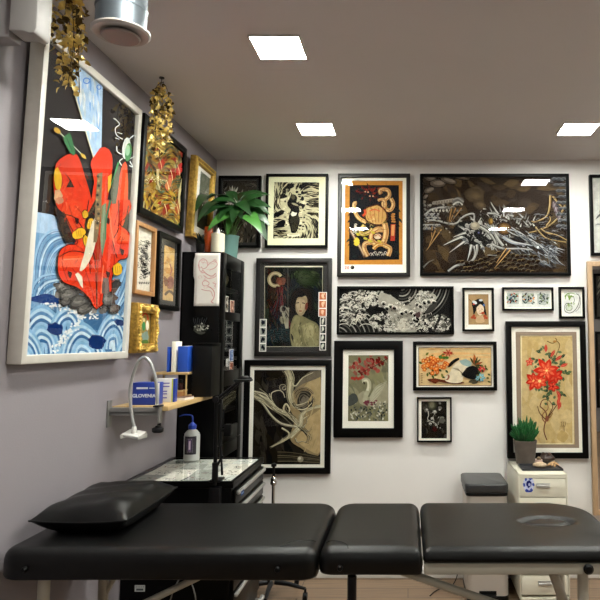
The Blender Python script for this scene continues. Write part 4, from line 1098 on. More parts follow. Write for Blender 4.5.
for (x, y) in ((165, 110), (190, 60), (300, 60), (350, 170), (165, 250), (300, 250)): a.poly([(x, y), (x + 14, y + 6), (x + 9, y + 26), (x + 2, y + 18)], '#3a1c18', 2)
for p in ([(310, 20), (318, 100), (330, 160)], [(150, 210), (220, 205)], [(290, 230), (282, 330)]): a.stroke(p, 4, '#f07a58')
for (x, y, rx, ry, ro) in ((205, 118, 24, 18, -30), (245, 85, 12, 20, 10), (340, 245, 17, 22, 10), (232, 150, 10, 26, -20), (225, 50, 10, 14, 0)):
    a.ell(x, y, rx + 2, ry + 2, '#3c2e1c', ro, jit=.12); a.ell(x, y, rx, ry, '#d8a82c', ro, jit=.12)
    for k in range(3): a.stroke([(x - rx * .5 + k * 8, y - ry * .6), (x - rx * .3 + k * 7, y + ry * .6)], 2, '#8d6a1e', sm=0)
a.poly([(250, 80), (262, 58), (270, 95), (262, 150), (250, 195), (225, 240), (205, 250), (222, 190), (235, 130)], '#cfc5ae', 2); a.poly([(190, 262), (200, 255), (215, 270), (218, 312), (208, 300)], '#d8cfba', 1)
a.poly([(284, 20), (300, 10), (298, 140), (286, 200), (278, 130)], '#6e7c60', 1); a.stroke([(282, 0), (272, 130), (268, 375)], 7, '#9b4330', 3); a.stroke([(315, 0), (300, 70), (298, 140)], 8, '#496b52', 4)
a.poly([(285, 300), (290, 275), (308, 275), (312, 330), (285, 330)], '#6b5a55')
a.crop(20, 50, 3.64)
a.poly([(348, 420), (362, 425), (352, 520), (345, 560), (330, 560), (325, 520)], '#66695a', 1); a.poly([(352, 405), (357, 412), (325, 490), (318, 520)], '#4a9a60', 0)
a.poly([(278, 450), (296, 445), (290, 600), (275, 700), (262, 700), (270, 560)], '#7c6a50', 1)
for k in range(12): a.ell(279 + 3 * math.sin(k), 460 + k * 17, 5, 5, ['#3c3a34', '#a8875a'][k % 2], jit=.2)
a.poly([(316, 460), (330, 450), (325, 500), (315, 520)], '#d8a838', 1)
a.ell(132, 470, 14, 42, '#d8a82c', -4, jit=.1); a.ell(134, 530, 16, 22, '#c79a78', 0, jit=.2); a.ell(138, 548, 14, 14, '#b27a60', 0, jit=.2)
a.stroke([(128, 290), (170, 330), (235, 395)], 3, '#cfd6c4', sm=0)
a.ell(130, 293, 14, 9, '#c99f3c', 40); a.leaf(215, 375, 30, 12, 45, '#d6b04a'); a.poly([(152, 318), (175, 300), (188, 340), (196, 372), (188, 384), (165, 352)], '#3f7b50', 2); a.stroke([(165, 320), (185, 370)], 3, '#2a5237', sm=0)
done(a)

# --- colourful painting
a = picture('left', [(146.2, 113), (187.4, 150.6), (183, 232.5), (138.6, 212.8)], .034, .035, BF, [], None,
            'black framed square abstract painting in yellow, red and green, behind the farther gold garland', lean=.008)
a.bg('#9c7430'); a.crop(135, 125, 5)
cols = ['#963529', '#a88a35', '#4a5c38', '#7c532f', '#b09a4c', '#626c4c', '#8a4532', '#a8743e', '#727f60', '#4a3326', '#b5a878', '#3f5443', '#5d4a30', '#86714a']
a.flecks(30, -40, 250, 540, 650, cols, 42, 11, lambda x, y: 60 + 70 * math.sin(x * .035) + 50 * math.cos(y * .022))
a.flecks(30, 330, 250, 520, 70, ['#b8933a', '#a88430', '#bfa552', '#8a6030'], 42, 12, lambda x, y: 30 + x)
for (x, y, c) in ((125, 195, '#b8402e'), (215, 225, '#bd2f2a'), (180, 250, '#a63a2e'), (160, 300, '#c46a3e'), (210, 420, '#a5562b'), (150, 420, '#8f2f22')):
    a.ell(x, y, 16, 30, c, 20, jit=.3); a.stroke([(x - 8, y - 25), (x, y), (x + 4, y + 28)], 4, '#e6cf9a', 2)
for p in ([(110, 220), (108, 280), (118, 320)], [(235, 270), (215, 360), (228, 450)]): a.stroke(p, 15, '#cdbb86', 7)
done(a, 'paint')

# --- gold framed picture
a = picture('left', [(196.6, 156.5), (215.4, 171.5), (210.4, 241.5), (190.4, 239)], .040, .036, M['gold'], [(M['mat_white'], None)], [(200.8, 171), (211.5, 179), (208.0, 231), (196.6, 228)],
            'gilt framed picture with a muted landscape, on the left wall next to the corner', lean=.02, bev=.006)
for k_, (d_, dd_) in enumerate(((.004, .043), (.026, .041))):
    fm_ = frame_mesh(a.W - 2 * d_, a.H - 2 * d_, .009, dd_); fm_.build('gilt_ridge', M['gold_bright'], a.root, bevel=.003)
a.bg('#6c6f60'); a.crop(135, 125, 5)
a.flecks(300, 150, 400, 600, 90, ['#77796c', '#5c6154', '#84867a', '#4d5247'], 40, 12, lambda x, y: 20 + y * .3)
a.poly([(290, 420), (330, 390), (400, 400), (400, 600), (290, 600)], '#4e4b36', 0)
done(a, 'paint')

# --- oak framed ink drawing
a = picture('left', [(138.8, 221), (158.2, 228.8), (153.8, 295.5), (133.4, 294)], .020, .028, M['oak_frame'], [], None,
            'small light oak framed black ink ornament on white paper, beside the very large print')
a.bg('#d9d3c5'); a.crop(120, 210, 4)
for k in range(70):
    x, y = a.rng.gauss(100, 12), a.rng.uniform(125, 270)
    a.curl(x, y, a.rng.uniform(4, 9), 1.0, a.rng.uniform(0, 360), 2.6, '#262422', 1, 12)
for k in range(20): a.stroke([(84 + k % 2 * 16, 120 + k * 7.5), (92 + k % 2 * 14, 126 + k * 7.5), (112, 122 + k * 7.5)], 2.6, '#1f1d1b')
for k in range(7): a.stroke([(78 + k * 7, 287), (81 + k * 7, 296)], 3, '#1f1d1b', sm=0)
done(a)

# --- black framed figure print
a = picture('left', [(160.4, 231.6), (182.4, 239.4), (178.9, 312), (157.2, 307.8)], .026, .034, BF, [(M['mat_black'], None)], [(165.5, 245), (175.5, 249), (173.5, 302), (161.5, 299)],
            'black framed print of a pinkish vase figure on tan, right of the oak framed ornament')
a.bg('#bf9f6b'); a.crop(120, 210, 4)
for k in range(24): a.ell(a.rng.uniform(170, 215), a.rng.uniform(150, 260), 13, 9, a.rng.choice(['#c9a45a', '#d0b078', '#b5884a']), a.rng.uniform(0, 90), jit=.3)
a.ell(203, 290, 14, 26, '#8e5a50', 5, n=16); a.ell(203, 300, 10, 14, '#b08272', 5); a.stroke([(203, 262), (208, 240), (202, 215)], 5, '#8e5a50'); a.stroke([(182, 340), (200, 325), (225, 345)], 10, '#5b4a42'); a.ell(185, 285, 8, 20, '#77543e', -10, jit=.2)
for k in range(6): a.stroke([(195 + k * 3, 275), (193 + k * 4, 315)], 1.6, '#5f342c')
done(a, 'paint')

# --- ornate gilt frame
a = picture('left', [(138.2, 302.4), (159.2, 305), (157.4, 350.8), (136.8, 355)], .044, .055, M['gold'], [], None,
            'small ornate carved gilt frame with a tiny arched scene, lowest of the left wall pictures', bev=.006, glass=False)
a.bg('#5b4a2a'); a.crop(120, 210, 4)
a.poly([(88, 400), (122, 400), (120, 545), (86, 548)], '#8f7a45'); a.arc(103, 440, 12, 26, 180, 360, 6, '#b84a34'); a.ell(98, 465, 7, 18, '#3f7a4c'); a.ell(112, 462, 6, 20, '#d8d2c0'); a.ell(104, 505, 12, 22, '#7c8f86', jit=.2); a.ell(104, 528, 14, 8, '#4f6a3a', jit=.2); a.ell(98, 440, 5, 8, '#d6c38a')
done(a, 'paint')
# carved scrolls on the gilt frame
mb = MB(); rr = random.Random(5)
W_, H_ = a.W, a.H
for k in range(46):
    t = k / 46 * 4; sd = int(t); f = t - sd
    x, z = [(-W_ / 2 + .022 + f * (W_ - .044), H_ / 2 - .02), (W_ / 2 - .02, H_ / 2 - .02 - f * (H_ - .04)), (W_ / 2 - .022 - f * (W_ - .044), -H_ / 2 + .02), (-W_ / 2 + .02, -H_ / 2 + .02 + f * (H_ - .04))][sd]
    pts = [(x + .012 * (1 - .12 * j) * math.cos(j * .8 + k), -.056 - .004 * math.sin(j), z + .012 * (1 - .12 * j) * math.sin(j * .8 + k)) for j in range(7)]
    mb.tube(pts, [.005, .0055, .005, .0045, .004, .003, .002], 6)
    mb.ball((x, -.058, z), .006, 8, 6)
mb.build('carved_scrolls', M['gold_bright'], a.root)
# ------------------------------------------------------------------ massage table
TX0, TX1, TY0, TY1, TZ = -1.27, .70, 1.985, 2.56, .92
t = thing('massage_table', 'long black padded massage table in three sections on ivory legs in the foreground', 'massage table', ((TX0 + TX1) / 2, (TY0 + TY1) / 2, FZ))
ox, oy, oz = t.location

def pad(name, x0, x1, z0, corners, er=.03, groove=None, seams=(), y0=TY0):
    """corners: radii (near-left, near-right, far-right, far-left)"""
    y1 = TY1
    cx, cy, hx, hy = (x0 + x1) / 2, (y0 + y1) / 2, (x1 - x0) / 2, (y1 - y0) / 2
    def mapc(x, y):
        sx, sy = (1 if x > 0 else -1), (1 if y > 0 else -1)
        r = corners[{(-1, -1): 0, (1, -1): 1, (1, 1): 2, (-1, 1): 3}[(sx, sy)]]
        ax, ay = abs(x) - (hx - r), abs(y) - (hy - r)
        if ax > 0 and ay > 0:
            L = math.hypot(ax, ay); m = max(ax, ay)
            ax, ay = ax * m / L, ay * m / L
            d = r - math.hypot(ax, ay)
            x, y = sx * (hx - r + ax), sy * (hy - r + ay)
        else:
            d = min(hx - abs(x), hy - abs(y))
        return x, y, d
    def height(x, y, d):
        h = TZ - (er - math.sqrt(max(0, er * er - max(0, er - d) ** 2)))
        h -= .004 * (1 - min(1, d / .12)) ** 2
        if groove:
            gx, gy, ga, gb = groove
            q = math.hypot((x + cx - gx) / ga, (y + cy - gy) / gb)
            h -= .013 * math.exp(-((q - 1) / .12) ** 2) + (.003 if q < 1 else 0)
        return h
    nx = max(8, int((x1 - x0) / .011)); ny = 52
    def sp(i, n):       # denser towards both ends
        u = -1 + 2 * i / n
        return math.copysign(1 - (1 - abs(u)) ** 1.25, u)
    mb = MB(); vs = []
    for j in range(ny + 1):
        for i in range(nx + 1):
            x, y, d = mapc(sp(i, nx) * hx, sp(j, ny) * hy)
            vs.append((x + cx - ox, y + cy - oy, height(x, y, d) - oz))
    fs = [(j * (nx + 1) + i, j * (nx + 1) + i + 1, (j + 1) * (nx + 1) + i + 1, (j + 1) * (nx + 1) + i) for j in range(ny) for i in range(nx)]
    ring = [i for i in range(nx + 1)] + [(j + 1) * (nx + 1) - 1 for j in range(1, ny + 1)] + [ny * (nx + 1) + i for i in range(nx - 1, -1, -1)] + [j * (nx + 1) for j in range(ny - 1, 0, -1)]
    prev = ring; cxy = Vector((cx - ox, cy - oy, 0))
    zs = TZ - er - oz - .006; zb = z0 - oz
    for (dz, ins) in ((zs - .004, .0), (zb + .012, .0), (zb + .004, .003), (zb, .012)):
        k = len(vs); nw = []
        for q, i in enumerate(ring):
            p = Vector(vs[i]); dd = (Vector((p.x, p.y, 0)) - cxy)
            s_ = 1 - ins / max(.05, dd.length)
            vs.append((cxy.x + dd.x * s_, cxy.y + dd.y * s_, dz)); nw.append(k + q)
        n = len(ring)
        fs += [(prev[q], prev[(q + 1) % n], nw[(q + 1) % n], nw[q]) for q in range(n)]
        prev = nw
    fs.append(tuple(prev))
    mb.add(vs, fs)
    o = mb.build(name, M['vinyl'], t, ang=70)
    if seams:
        sm = MB()
        for pts in seams:
            P3 = []
            for (x, y) in pts:
                lx, ly = x - cx, y - cy
                d = min(hx - abs(lx), hy - abs(ly))
                P3.append((x - ox, y - oy, height(lx, ly, max(0, d)) - oz + .0005))
            sm.tube(P3, .0016, 6)
        sm.build('seam_stitching', M['black_plastic'], o)
    return o
def archpts(cx_, w_, y0_, h_):
    return [(cx_ + w_ * math.cos(R(a)), y0_ + h_ * math.sin(R(a))) for a in range(8, 173, 8)]
pad('padded_section', TX0, -.281, .826, (.06, .04, .075, .10), .036, None, [[(-.40 + .115 * (1 - math.cos(R(a))), TY0 + .012 + .075 * math.sin(R(a))) for a in range(5, 88, 6)]], y0=1.972)
pad('padded_section', -.279, .045, .836, (.04, .015, .04, .075), .036, None, [[(-.278 + .006 + .085 * math.sin(R(a)), TY0 + .012 + .07 * math.cos(R(a))) for a in range(5, 88, 6)]])
pad('padded_section', .047, TX1, .873, (.012, .09, .17, .035), .028, (.495, 2.275, .088, .050))
# rails, crossbars
mb = MB()
mb.b(.05 - ox, TX1 - .02 - ox, TY0 + .006 - oy, TY0 + .03 - oy, .838 - oz, .872 - oz)
mb.b(TX0 + .10 - ox, .05 - ox, TY0 + .15 - oy, TY0 + .175 - oy, .815 - oz, .84 - oz)
mb.b(TX0 + .08 - ox, TX1 - .1 - ox, TY1 - .12 - oy, TY1 - .095 - oy, .815 - oz, .84 - oz)
mb.b(TX1 - .06 - ox, TX1 - .03 - ox, TY0 + .03 - oy, TY1 - .12 - oy, .838 - oz, .872 - oz)
mb.b(TX0 + .10 - ox, TX0 + .13 - ox, TY0 + .175 - oy, TY1 - .12 - oy, .815 - oz, .838 - oz)
mb.b(.02 - ox, .046 - ox, TY0 + .15 - oy, TY1 - .10 - oy, .81 - oz, .84 - oz)
mb.build('frame_rail', M['ivory'], t, bevel=.003)
for (x, y, m_, r_, zt) in ((.549, 2.02, 'ivory', .017, .84), (.585, 2.47, 'ivory', .017, .84), (-.176, 2.03, 'dark_metal', .014, .82), (-.216, 2.42, 'dark_metal', .012, .82), (-1.165, 2.06, 'ivory', .018, .82), (-1.145, 2.42, 'ivory', .018, .82)):
    lg = MB().cyl((x - ox, y - oy, zt - oz), (x - ox, y - oy, .03), r_).build('leg', M[m_], t)
    MB().lathe([(.022, 0), (.024, .006), (.024, .025), (.018, .035)], (x - ox, y - oy, 0), 20).build('foot', M['black_plastic'], lg)
def brace(a_, b_, r_=.011, m_='ivory', nm='brace'):
    MB().cyl((a_[0] - ox, a_[1] - oy, a_[2] - oz), (b_[0] - ox, b_[1] - oy, b_[2] - oz), r_).build(nm, M[m_], t)
brace((.462, 2.10, .84), (.66, 2.13, .30), .016)
brace((-.02, 2.06, .825), (.46, 2.07, .66), .013); brace((.46, 2.07, .66), (.58, 2.10, .52), .011)
brace((-.60, 2.13, .825), (-.95, 2.13, .66), .011); brace((-.95, 2.13, .66), (-1.15, 2.10, .50), .011)
brace((-1.145, 2.42, .60), (-1.02, 2.42, .82), .009)
for (x, z) in ((.558, .857), (-.40, .862), (-.21, .862), (-1.175, .862)):
    y = TY0 + (.006 if x > 0 else (-.012 if x < -.3 else 0))
    k = MB().lathe([(.004, 0), (.015 if x > 0 else .009, .001), (.016 if x > 0 else .009, .008), (.010 if x > 0 else .006, .014)], (x - ox, y - oy, z - oz), 20, Matrix.Rotation(PI / 2, 3, 'X')).build('knob', M['black_plastic'], t)

# ------------------------------------------------------------------ pillow
root = thing('pillow', 'black vinyl pillow lying on the left end of the massage table', 'pillow', (-1.083, 2.318, TZ), R(1))
vs = []; fs = []; N = 26; hx, hy = .158, .235
for side in (1, -1):
    for j in range(N + 1):
        for i in range(N + 1):
            u, v = -1 + 2 * i / N, -1 + 2 * j / N
            k = max(0, (1 - u ** 4)) ** .55 * max(0, (1 - v ** 4)) ** .55
            pinch = 1 - .10 * (1 - abs(v) ** 2) * abs(u) ** 3
            pv = 1 - .08 * (1 - abs(u) ** 2) * abs(v) ** 3
            wr = .004 * math.sin(u * 9 + v * 4) * (abs(u) ** 2 + abs(v) ** 2) * k + .003 * math.sin(v * 13 - u * 5) * k
            z = (.060 * k + wr) if side == 1 else (-.042 * min(1, k * 1.3))
            vs.append((u * hx * pinch, v * hy * pv, .043 + .012 * (u * v) ** 2 + z))
n1 = (N + 1) ** 2
for s_ in (0, 1):
    for j in range(N):
        for i in range(N):
            a_ = s_ * n1 + j * (N + 1) + i
            fs.append((a_, a_ + 1, a_ + N + 2, a_ + N + 1))
mb = MB(); mb.add(vs, fs)
po = mb.build('cushion', M['vinyl'], root, ang=80)
pp = []
for (a_, b_) in (((-1, -1), (1, -1)), ((1, -1), (1, 1)), ((1, 1), (-1, 1)), ((-1, 1), (-1, -1))):
    for k in range(12):
        u, v = a_[0] + (b_[0] - a_[0]) * k / 12, a_[1] + (b_[1] - a_[1]) * k / 12
        pp.append((u * hx * (1 - .10 * (1 - v * v) * abs(u) ** 3), v * hy * (1 - .08 * (1 - u * u) * abs(v) ** 3), .043 + .012 * (u * v) ** 2))
pp.append(pp[0])
MB().tube(pp, .003, 8, cap=False).build('piping', M['vinyl'], root)

# ------------------------------------------------------------------ tool chest workstation with glass top
wx0, wx1, wy0, wy1, wz = XL + .004, -.792, 2.865, 3.45, .93
t = thing('drawer_workstation', 'black drawer workstation against the lilac wall, drawings under its glass top', 'workstation', ((wx0 + wx1) / 2, (wy0 + wy1) / 2, FZ))
ox, oy, oz = t.location
def bb(x0, x1, y0, y1, z0, z1): return MB().b(x0 - ox, x1 - ox, y0 - oy, y1 - oy, z0 - oz, z1 - oz)
bb(wx0, wx1 - .006, wy0 + .006, wy1, .24, wz - .025).build('carcass', M['black_lacquer'], t, bevel=.003)
mb = bb(wx0, wx1 + .004, wy0 - .004, wy1, wz - .032, wz - .012); 
for a_ in ((wx0, wx0 + .014, wy0, wy1), (wx1 - .012, wx1 + .004, wy0, wy1), (wx0, wx1, wy0 - .004, wy0 + .014), (wx0, wx1, wy1 - .014, wy1)):
    mb.b(a_[0] - ox, a_[1] - ox, a_[2] - oy, a_[3] - oy, wz - .014 - oz, wz - .001 - oz)
mb.build('top_tray', M['black_lacquer'], t, bevel=.002)
M['desk_glass'] = glassmat('desk_glass', (1, 1, 1), .01, 1.5)
bb(wx0 + .014, wx1 - .012, wy0 + .014, wy1 - .014, wz - .006, wz).build('glass_top', M['desk_glass'], t, smooth=False)
# sheets under the glass
art = Art(lambda u, v: (u, v), None, 0); art.rng = random.Random(11)
W0, W1, H0, H1 = wx0 + .016 - ox, wx1 - .014 - ox, wy0 + .016 - oy, wy1 - .016 - oy
art.rect = (W0, W1, H0, H1)
art.bg('#2c2c2b')
for r_ in range(4):
    for c_ in range(4):
        x, y = W0 + (c_ + .5) * (W1 - W0) / 4 + art.rng.uniform(-.008, .008), H0 + (r_ + .5) * (H1 - H0) / 4 + art.rng.uniform(-.01, .01)
        an = art.rng.uniform(-.12, .12); w_, h_ = .060, .074
        c = art.rng.choice(['#e2dfd2', '#d3d6cc', '#ece8dc', '#8f928c', '#c9ccc4', '#5c5f5c', '#d9ddd6', '#a9aca4'])
        art.poly([(x + a_ * w_ * math.cos(an) - b_ * h_ * math.sin(an), y + a_ * w_ * math.sin(an) + b_ * h_ * math.cos(an)) for a_, b_ in ((-1, -1), (1, -1), (1, 1), (-1, 1))], c)
        for k in range(7):
            px, py = x + art.rng.uniform(-.03, .03), y + art.rng.uniform(-.04, .04)
            art.leaf(px, py, art.rng.uniform(.015, .04), .008, art.rng.uniform(0, 360), art.rng.choice(['#3c3f3d', '#6d726c', '#8f5a4a', '#55605a', '#222523']))
        art.curl(x, y, .022, 1.1, art.rng.uniform(0, 360), .003, '#2b2d2b')
sh = art.build('drawings_under_glass', M['ink'], t)
sh.rotation_euler = (-PI / 2, 0, 0)
sh.scale = (1, 1, -1)
sh.location = (0, 0, wz - .0095 - oz)
# drawers on the side facing the room
z = wz - .045
for i, h in enumerate((.075, .075, .08, .11, .11, .13)):
    d = bb(wx1 - .006, wx1 + .010, wy0 + .02, wy1 - .02, z - h + .006, z).build('drawer', M['black_lacquer'], t, bevel=.003)
    hm = MB().b(wx1 + .010 - ox, wx1 + .026 - ox, wy0 + .03 - oy, wy1 - .03 - oy, z - .022 - oz, z - .006 - oz)
    hm.build('handle', M['alu'], d, bevel=.005, seg=3)
    z -= h
art = Art(lambda u, v: (u, v), None, 0)
art.poly([(-.028, -.018), (.028, -.018), (.028, .018), (-.028, .018)], '#28406f')
for k in range(6): art.ell(-.018 + k * .0075, .004 * math.sin(k * 2), .003, .006, '#8fa5cf')
s_ = art.build('blue_sticker', M['ink'], t); s_.rotation_euler = (0, 0, PI / 2); s_.location = (wx1 + .0275 - ox, 2.935 - oy, .862 - oz); s_.scale = (.9, 1, .6)
bb(wx0 + .02, wx1 - .01, wy0 + .02, wy1 - .02, .17, .24).build('base_plinth', M['dark_metal'], t, bevel=.003)
mb = MB().tube([(wx1 + .018 - ox, wy0 + .02 - oy, .205 - oz), (wx1 + .018 - ox, wy1 - .02 - oy, .205 - oz)], .012)
for y in (wy0 + .06, wy1 - .06): mb.cyl((wx1 - .02 - ox, y - oy, .205 - oz), (wx1 + .018 - ox, y - oy, .205 - oz), .008)
mb.build('bumper_rail', M['alu'], t)
for (x, y) in ((wx0 + .06, wy0 + .06), (wx1 - .06, wy0 + .06), (wx0 + .06, wy1 - .06), (wx1 - .06, wy1 - .06)):
    c = MB().box((x - ox, y - oy, .088), (.03, .045, .05)).build('caster', M['steel'], t, bevel=.004)
    MB().cyl((x - .014 - ox, y - oy, .036), (x + .014 - ox, y - oy, .036), .036).build('wheel', M['black_plastic'], c)
# small white label on the end panel
art = Art(lambda u, v: (u, v), None, 0)
art.poly([(-.023, -.014), (.023, -.014), (.023, .014), (-.023, .014)], '#b9bab8'); art.poly([(-.016, -.010), (.016, -.010), (.016, -.001), (-.016, -.001)], '#54585a')
for k in range(5): art.stroke([(-.018 + k * .008, .006), (-.014 + k * .008, .006)], .003, '#44484a', sm=0)
s_ = art.build('white_label', M['ink'], t); s_.location = (-1.195 - ox, wy0 + .0045 - oy, .462 - oz)
solo(MB().tube([(-1.10, 2.78, FZ + .004), (-1.04, 2.775, .25), (-1.03, 2.775, .42), (-.98, 2.775, .545), (-.93, 2.775, .51), (-.90, 2.775, .36), (-.88, 2.775, FZ + .006)], .003, 8, smooth=6).build('cable', M['steel'], None), 'thin grey cable looping down in front of the black workstation, under the table', 'cable')

# ------------------------------------------------------------------ wash bottle
bx, by = -1.15, 3.36
t = thing('wash_bottle', 'clear plastic wash bottle with blue cap and bent blue spout on the workstation', 'bottle', (bx, by, wz + .001))
M['soft_plastic'] = mat('milky_plastic', '#cfd0cc', .3, trans=.35)
M['blue_plastic'] = mat('blue_plastic', '#1c3fa8', .35)
MB().lathe([(.038, 0), (.041, .004), (.041, .125), (.038, .14), (.026, .155), (.017, .160), (.017, .168)], n=36).build('bottle_body', M['soft_plastic'], t)
MB().lathe([(.020, .162), (.021, .166), (.021, .182), (.012, .190), (.006, .196)], n=24).build('cap', M['blue_plastic'], t)
MB().tube([(0, 0, .19), (0, 0, .222), (-.010, 0, .234), (-.045, 0, .236), (-.072, 0, .228)], [.004, .004, .0035, .003, .002], 10, smooth=4).build('spout', M['blue_plastic'], t)
art = Art(lambda u, v: (u, v), None, 0)
vs_ = []
lb = MB()
pts = [(.0418 * math.sin(R(a)), -.0418 * math.cos(R(a))) for a in range(-40, 52, 7)]
V = [(x, y, z_) for (x, y) in pts for z_ in (.034, .128)]
lb.add(V, [(2 * i, 2 * i + 2, 2 * i + 3, 2 * i + 1) for i in range(len(pts) - 1)])
M['label_dark'] = mat('dark_label', '#28222c', .5)
lo = lb.build('paper_label', M['label_dark'], t)
for (w0, z0_, z1_, c) in ((22, .045, .117, '#b9aac0'), (12, .052, .110, '#6d5480'), (6, .060, .104, '#dccbd8')):
    r_ = .0419 + .0002 * (20 - w0) / 5
    pts = [(r_ * math.sin(R(3 + a)), -r_ * math.cos(R(3 + a))) for a in (-w0, -w0 / 2, 0, w0 / 2, w0)]
    MB().add([(x, y, z_) for (x, y) in pts for z_ in (z0_, z1_)], [(2 * i, 2 * i + 2, 2 * i + 3, 2 * i + 1) for i in range(4)]).build('print', mat('label_ink', c, .5), lo)

# ------------------------------------------------------------------ black jointed lamp clamped to the workstation
t = thing('clamp_lamp', 'black jointed arm lamp clamped to the near right edge of the workstation', 'lamp', (-.86, 2.85, .90))
ox, oy, oz = t.location
def L(*p): return [(x - ox, y - oy, z - oz) for x, y, z in p]
MB().box((.0, -.012, -.04), (.05, .03, .10)).box((.0, .008, .038), (.05, .070, .012)).box((0, -.012, -.095), (.040, .03, .03)).build('clamp', M['dark_metal'], t, bevel=.003)
MB().cyl(*L((-.86, 2.825, .92), (-.862, 2.825, 1.30)), .0085).cyl(*L((-.86, 2.825, .94), (-.86, 2.825, 1.02)), .014).build('pole', M['black_plastic'], t)
MB().tube(L((-.828, 2.825, .965), (-.835, 2.825, 1.06), (-.842, 2.825, 1.30)), .005, 10).tube(L((-.86, 2.825, .99), (-.828, 2.825, 1.05)), .006).tube(L((-.86, 2.825, 1.28), (-.84, 2.825, 1.30)), .009).build('spring_arm', M['dark_metal'], t)
MB().box((-.806 - ox, 2.825 - oy, 1.163 - oz), (.032, .03, .052)).cyl(*L((-.84, 2.825, 1.16), (-.80, 2.825, 1.16)), .005).build('ballast_box', M['black_plastic'], t, bevel=.004)
MB().cyl(*L((-.862, 2.81, 1.298), (-.862, 2.842, 1.298)), .014).cyl(*L((-.862, 2.825, 1.298), (-.767, 2.825, 1.375)), .0065).cyl(*L((-.842, 2.825, 1.298), (-.757, 2.825, 1.368)), .004).cyl(*L((-.765, 2.81, 1.375), (-.765, 2.842, 1.375)), .012).build('upper_arm', M['dark_metal'], t)
MB().tube(L((-.775, 2.825, 1.376), (-.755, 2.825, 1.392), (-.72, 2.825, 1.390), (-.705, 2.825, 1.388)), [.009, .013, .012, .006], 12).box((-.735 - ox, 2.79 - oy, 1.385 - oz), (.07, .07, .010)).build('lamp_head', M['black_plastic'], t, bevel=.002)

# ------------------------------------------------------------------ chrome armrest stand near the back wall
t = thing('armrest_stand', 'thin chrome pole stand with a ball joint, between workstation and back wall', 'stand', (-.805, 3.8, FZ))
for k in range(5):
    a_ = R(-15 + 72 * k); cx_, cy_ = .215 * math.cos(a_), .215 * math.sin(a_)
    if cy_ > .24: cy_ = .24
    lg = MB().tube([(0, 0, .085), (cx_ * .5, cy_ * .5, .082), (cx_, cy_, .065)], [.016, .013, .009], 12).build('leg', M['dark_metal'], t)
    MB().cyl((cx_ - .012, cy_, .022), (cx_ + .012, cy_, .022), .022, 20).cyl((cx_, cy_, .03), (cx_, cy_, .065), .007, 10).build('caster', M['black_plastic'], lg)
MB().lathe([(.026, .07), (.028, .075), (.028, .11), (.018, .13), (.014, .15)], n=24).cyl((0, 0, .14), (0, 0, .53), .014).build('column', M['chrome'], t)
MB().cyl((0, 0, .53), (0, 0, .66), .010).ball((0, 0, .675), .019).lathe([(.014, .64), (.020, .648), (.020, .662), (.012, .67)], n=20).build('ball_joint', M['chrome'], t)
MB().cyl((0, 0, .69), (0, 0, .755), .008).lathe([(.016, .75), (.016, .765), (.006, .77)], n=16).build('upper_rod', M['black_plastic'], t)
MB().tube([(0, 0, .525), (.02, 0, .528), (.045, 0, .522)], [.006, .006, .009], 10).build('lever', M['black_plastic'], t)

# ------------------------------------------------------------------ tall black cabinet in the corner
cx0, cx1, cy0, cy1, cz = XL + .003, -1.048, 3.50, 3.945, 2.066
t = thing('display_cabinet', 'tall narrow black cabinet with glass doors in the corner of the room', 'cabinet', ((cx0 + cx1) / 2, (cy0 + cy1) / 2, FZ))
ox, oy, oz = t.location
def cb(x0, x1, y0, y1, z0, z1, mb=None): return (mb or MB()).b(x0 - ox, x1 - ox, y0 - oy, y1 - oy, z0 - oz, z1 - oz)
mb = cb(cx0, cx1 - .018, cy0, cy0 + .018, FZ, cz)
cb(cx0, cx1 - .018, cy1 - .018, cy1, FZ, cz, mb); cb(cx0, cx0 + .01, cy0, cy1, FZ, cz, mb)
cb(cx0, cx1 - .018, cy0 + .018, cy1 - .018, cz - .02, cz, mb); cb(cx0, cx1 - .018, cy0 + .018, cy1 - .018, FZ, FZ + .06, mb)
mb.build('carcass', M['black_lacquer'], t, bevel=.0015)
for z in (.42, .78, 1.14, 1.50, 1.69, 1.86):
    cb(cx0 + .01, cx1 - .022, cy0 + .018, cy1 - .018, z, z + .016).build('shelf_board', M['black_lacquer'], t)
def door(z0, z1, panes):
    d = MB(); x0, x1 = cx1 - .017, cx1
    cb(x0, x1, cy0 + .001, cy0 + .055, z0, z1, d); cb(x0, x1, cy1 - .075, cy1 - .001, z0, z1, d)
    zz = [z0] + [q for p in panes for q in p] + [z1]
    for k in range(0, len(zz), 2): cb(x0, x1, cy0 + .055, cy1 - .075, zz[k], zz[k + 1], d)
    o = d.build('door', M['black_lacquer'], t, bevel=.001)
    for p in panes:
        cb(cx1 - .011, cx1 - .007, cy0 + .055, cy1 - .075, p[0], p[1]).build('glass_pane', M['glass'], o, smooth=False)
    MB().cyl((cx1 + .012 - ox, cy0 + .03 - oy, z0 + .1 - oz), (cx1 + .012 - ox, cy0 + .03 - oy, z0 + .2 - oz), .004).cyl((cx1 - ox, cy0 + .03 - oy, z0 + .11 - oz), (cx1 + .012 - ox, cy0 + .03 - oy, z0 + .11 - oz), .003).cyl((cx1 - ox, cy0 + .03 - oy, z0 + .19 - oz), (cx1 + .012 - ox, cy0 + .03 - oy, z0 + .19 - oz), .003).build('handle', M['dark_metal'], o)
door(.98, cz - .001, [(1.06, 1.30), (1.39, 1.68), (1.73, 1.985)]); door(FZ + .002, .975, [(.16, .90)])
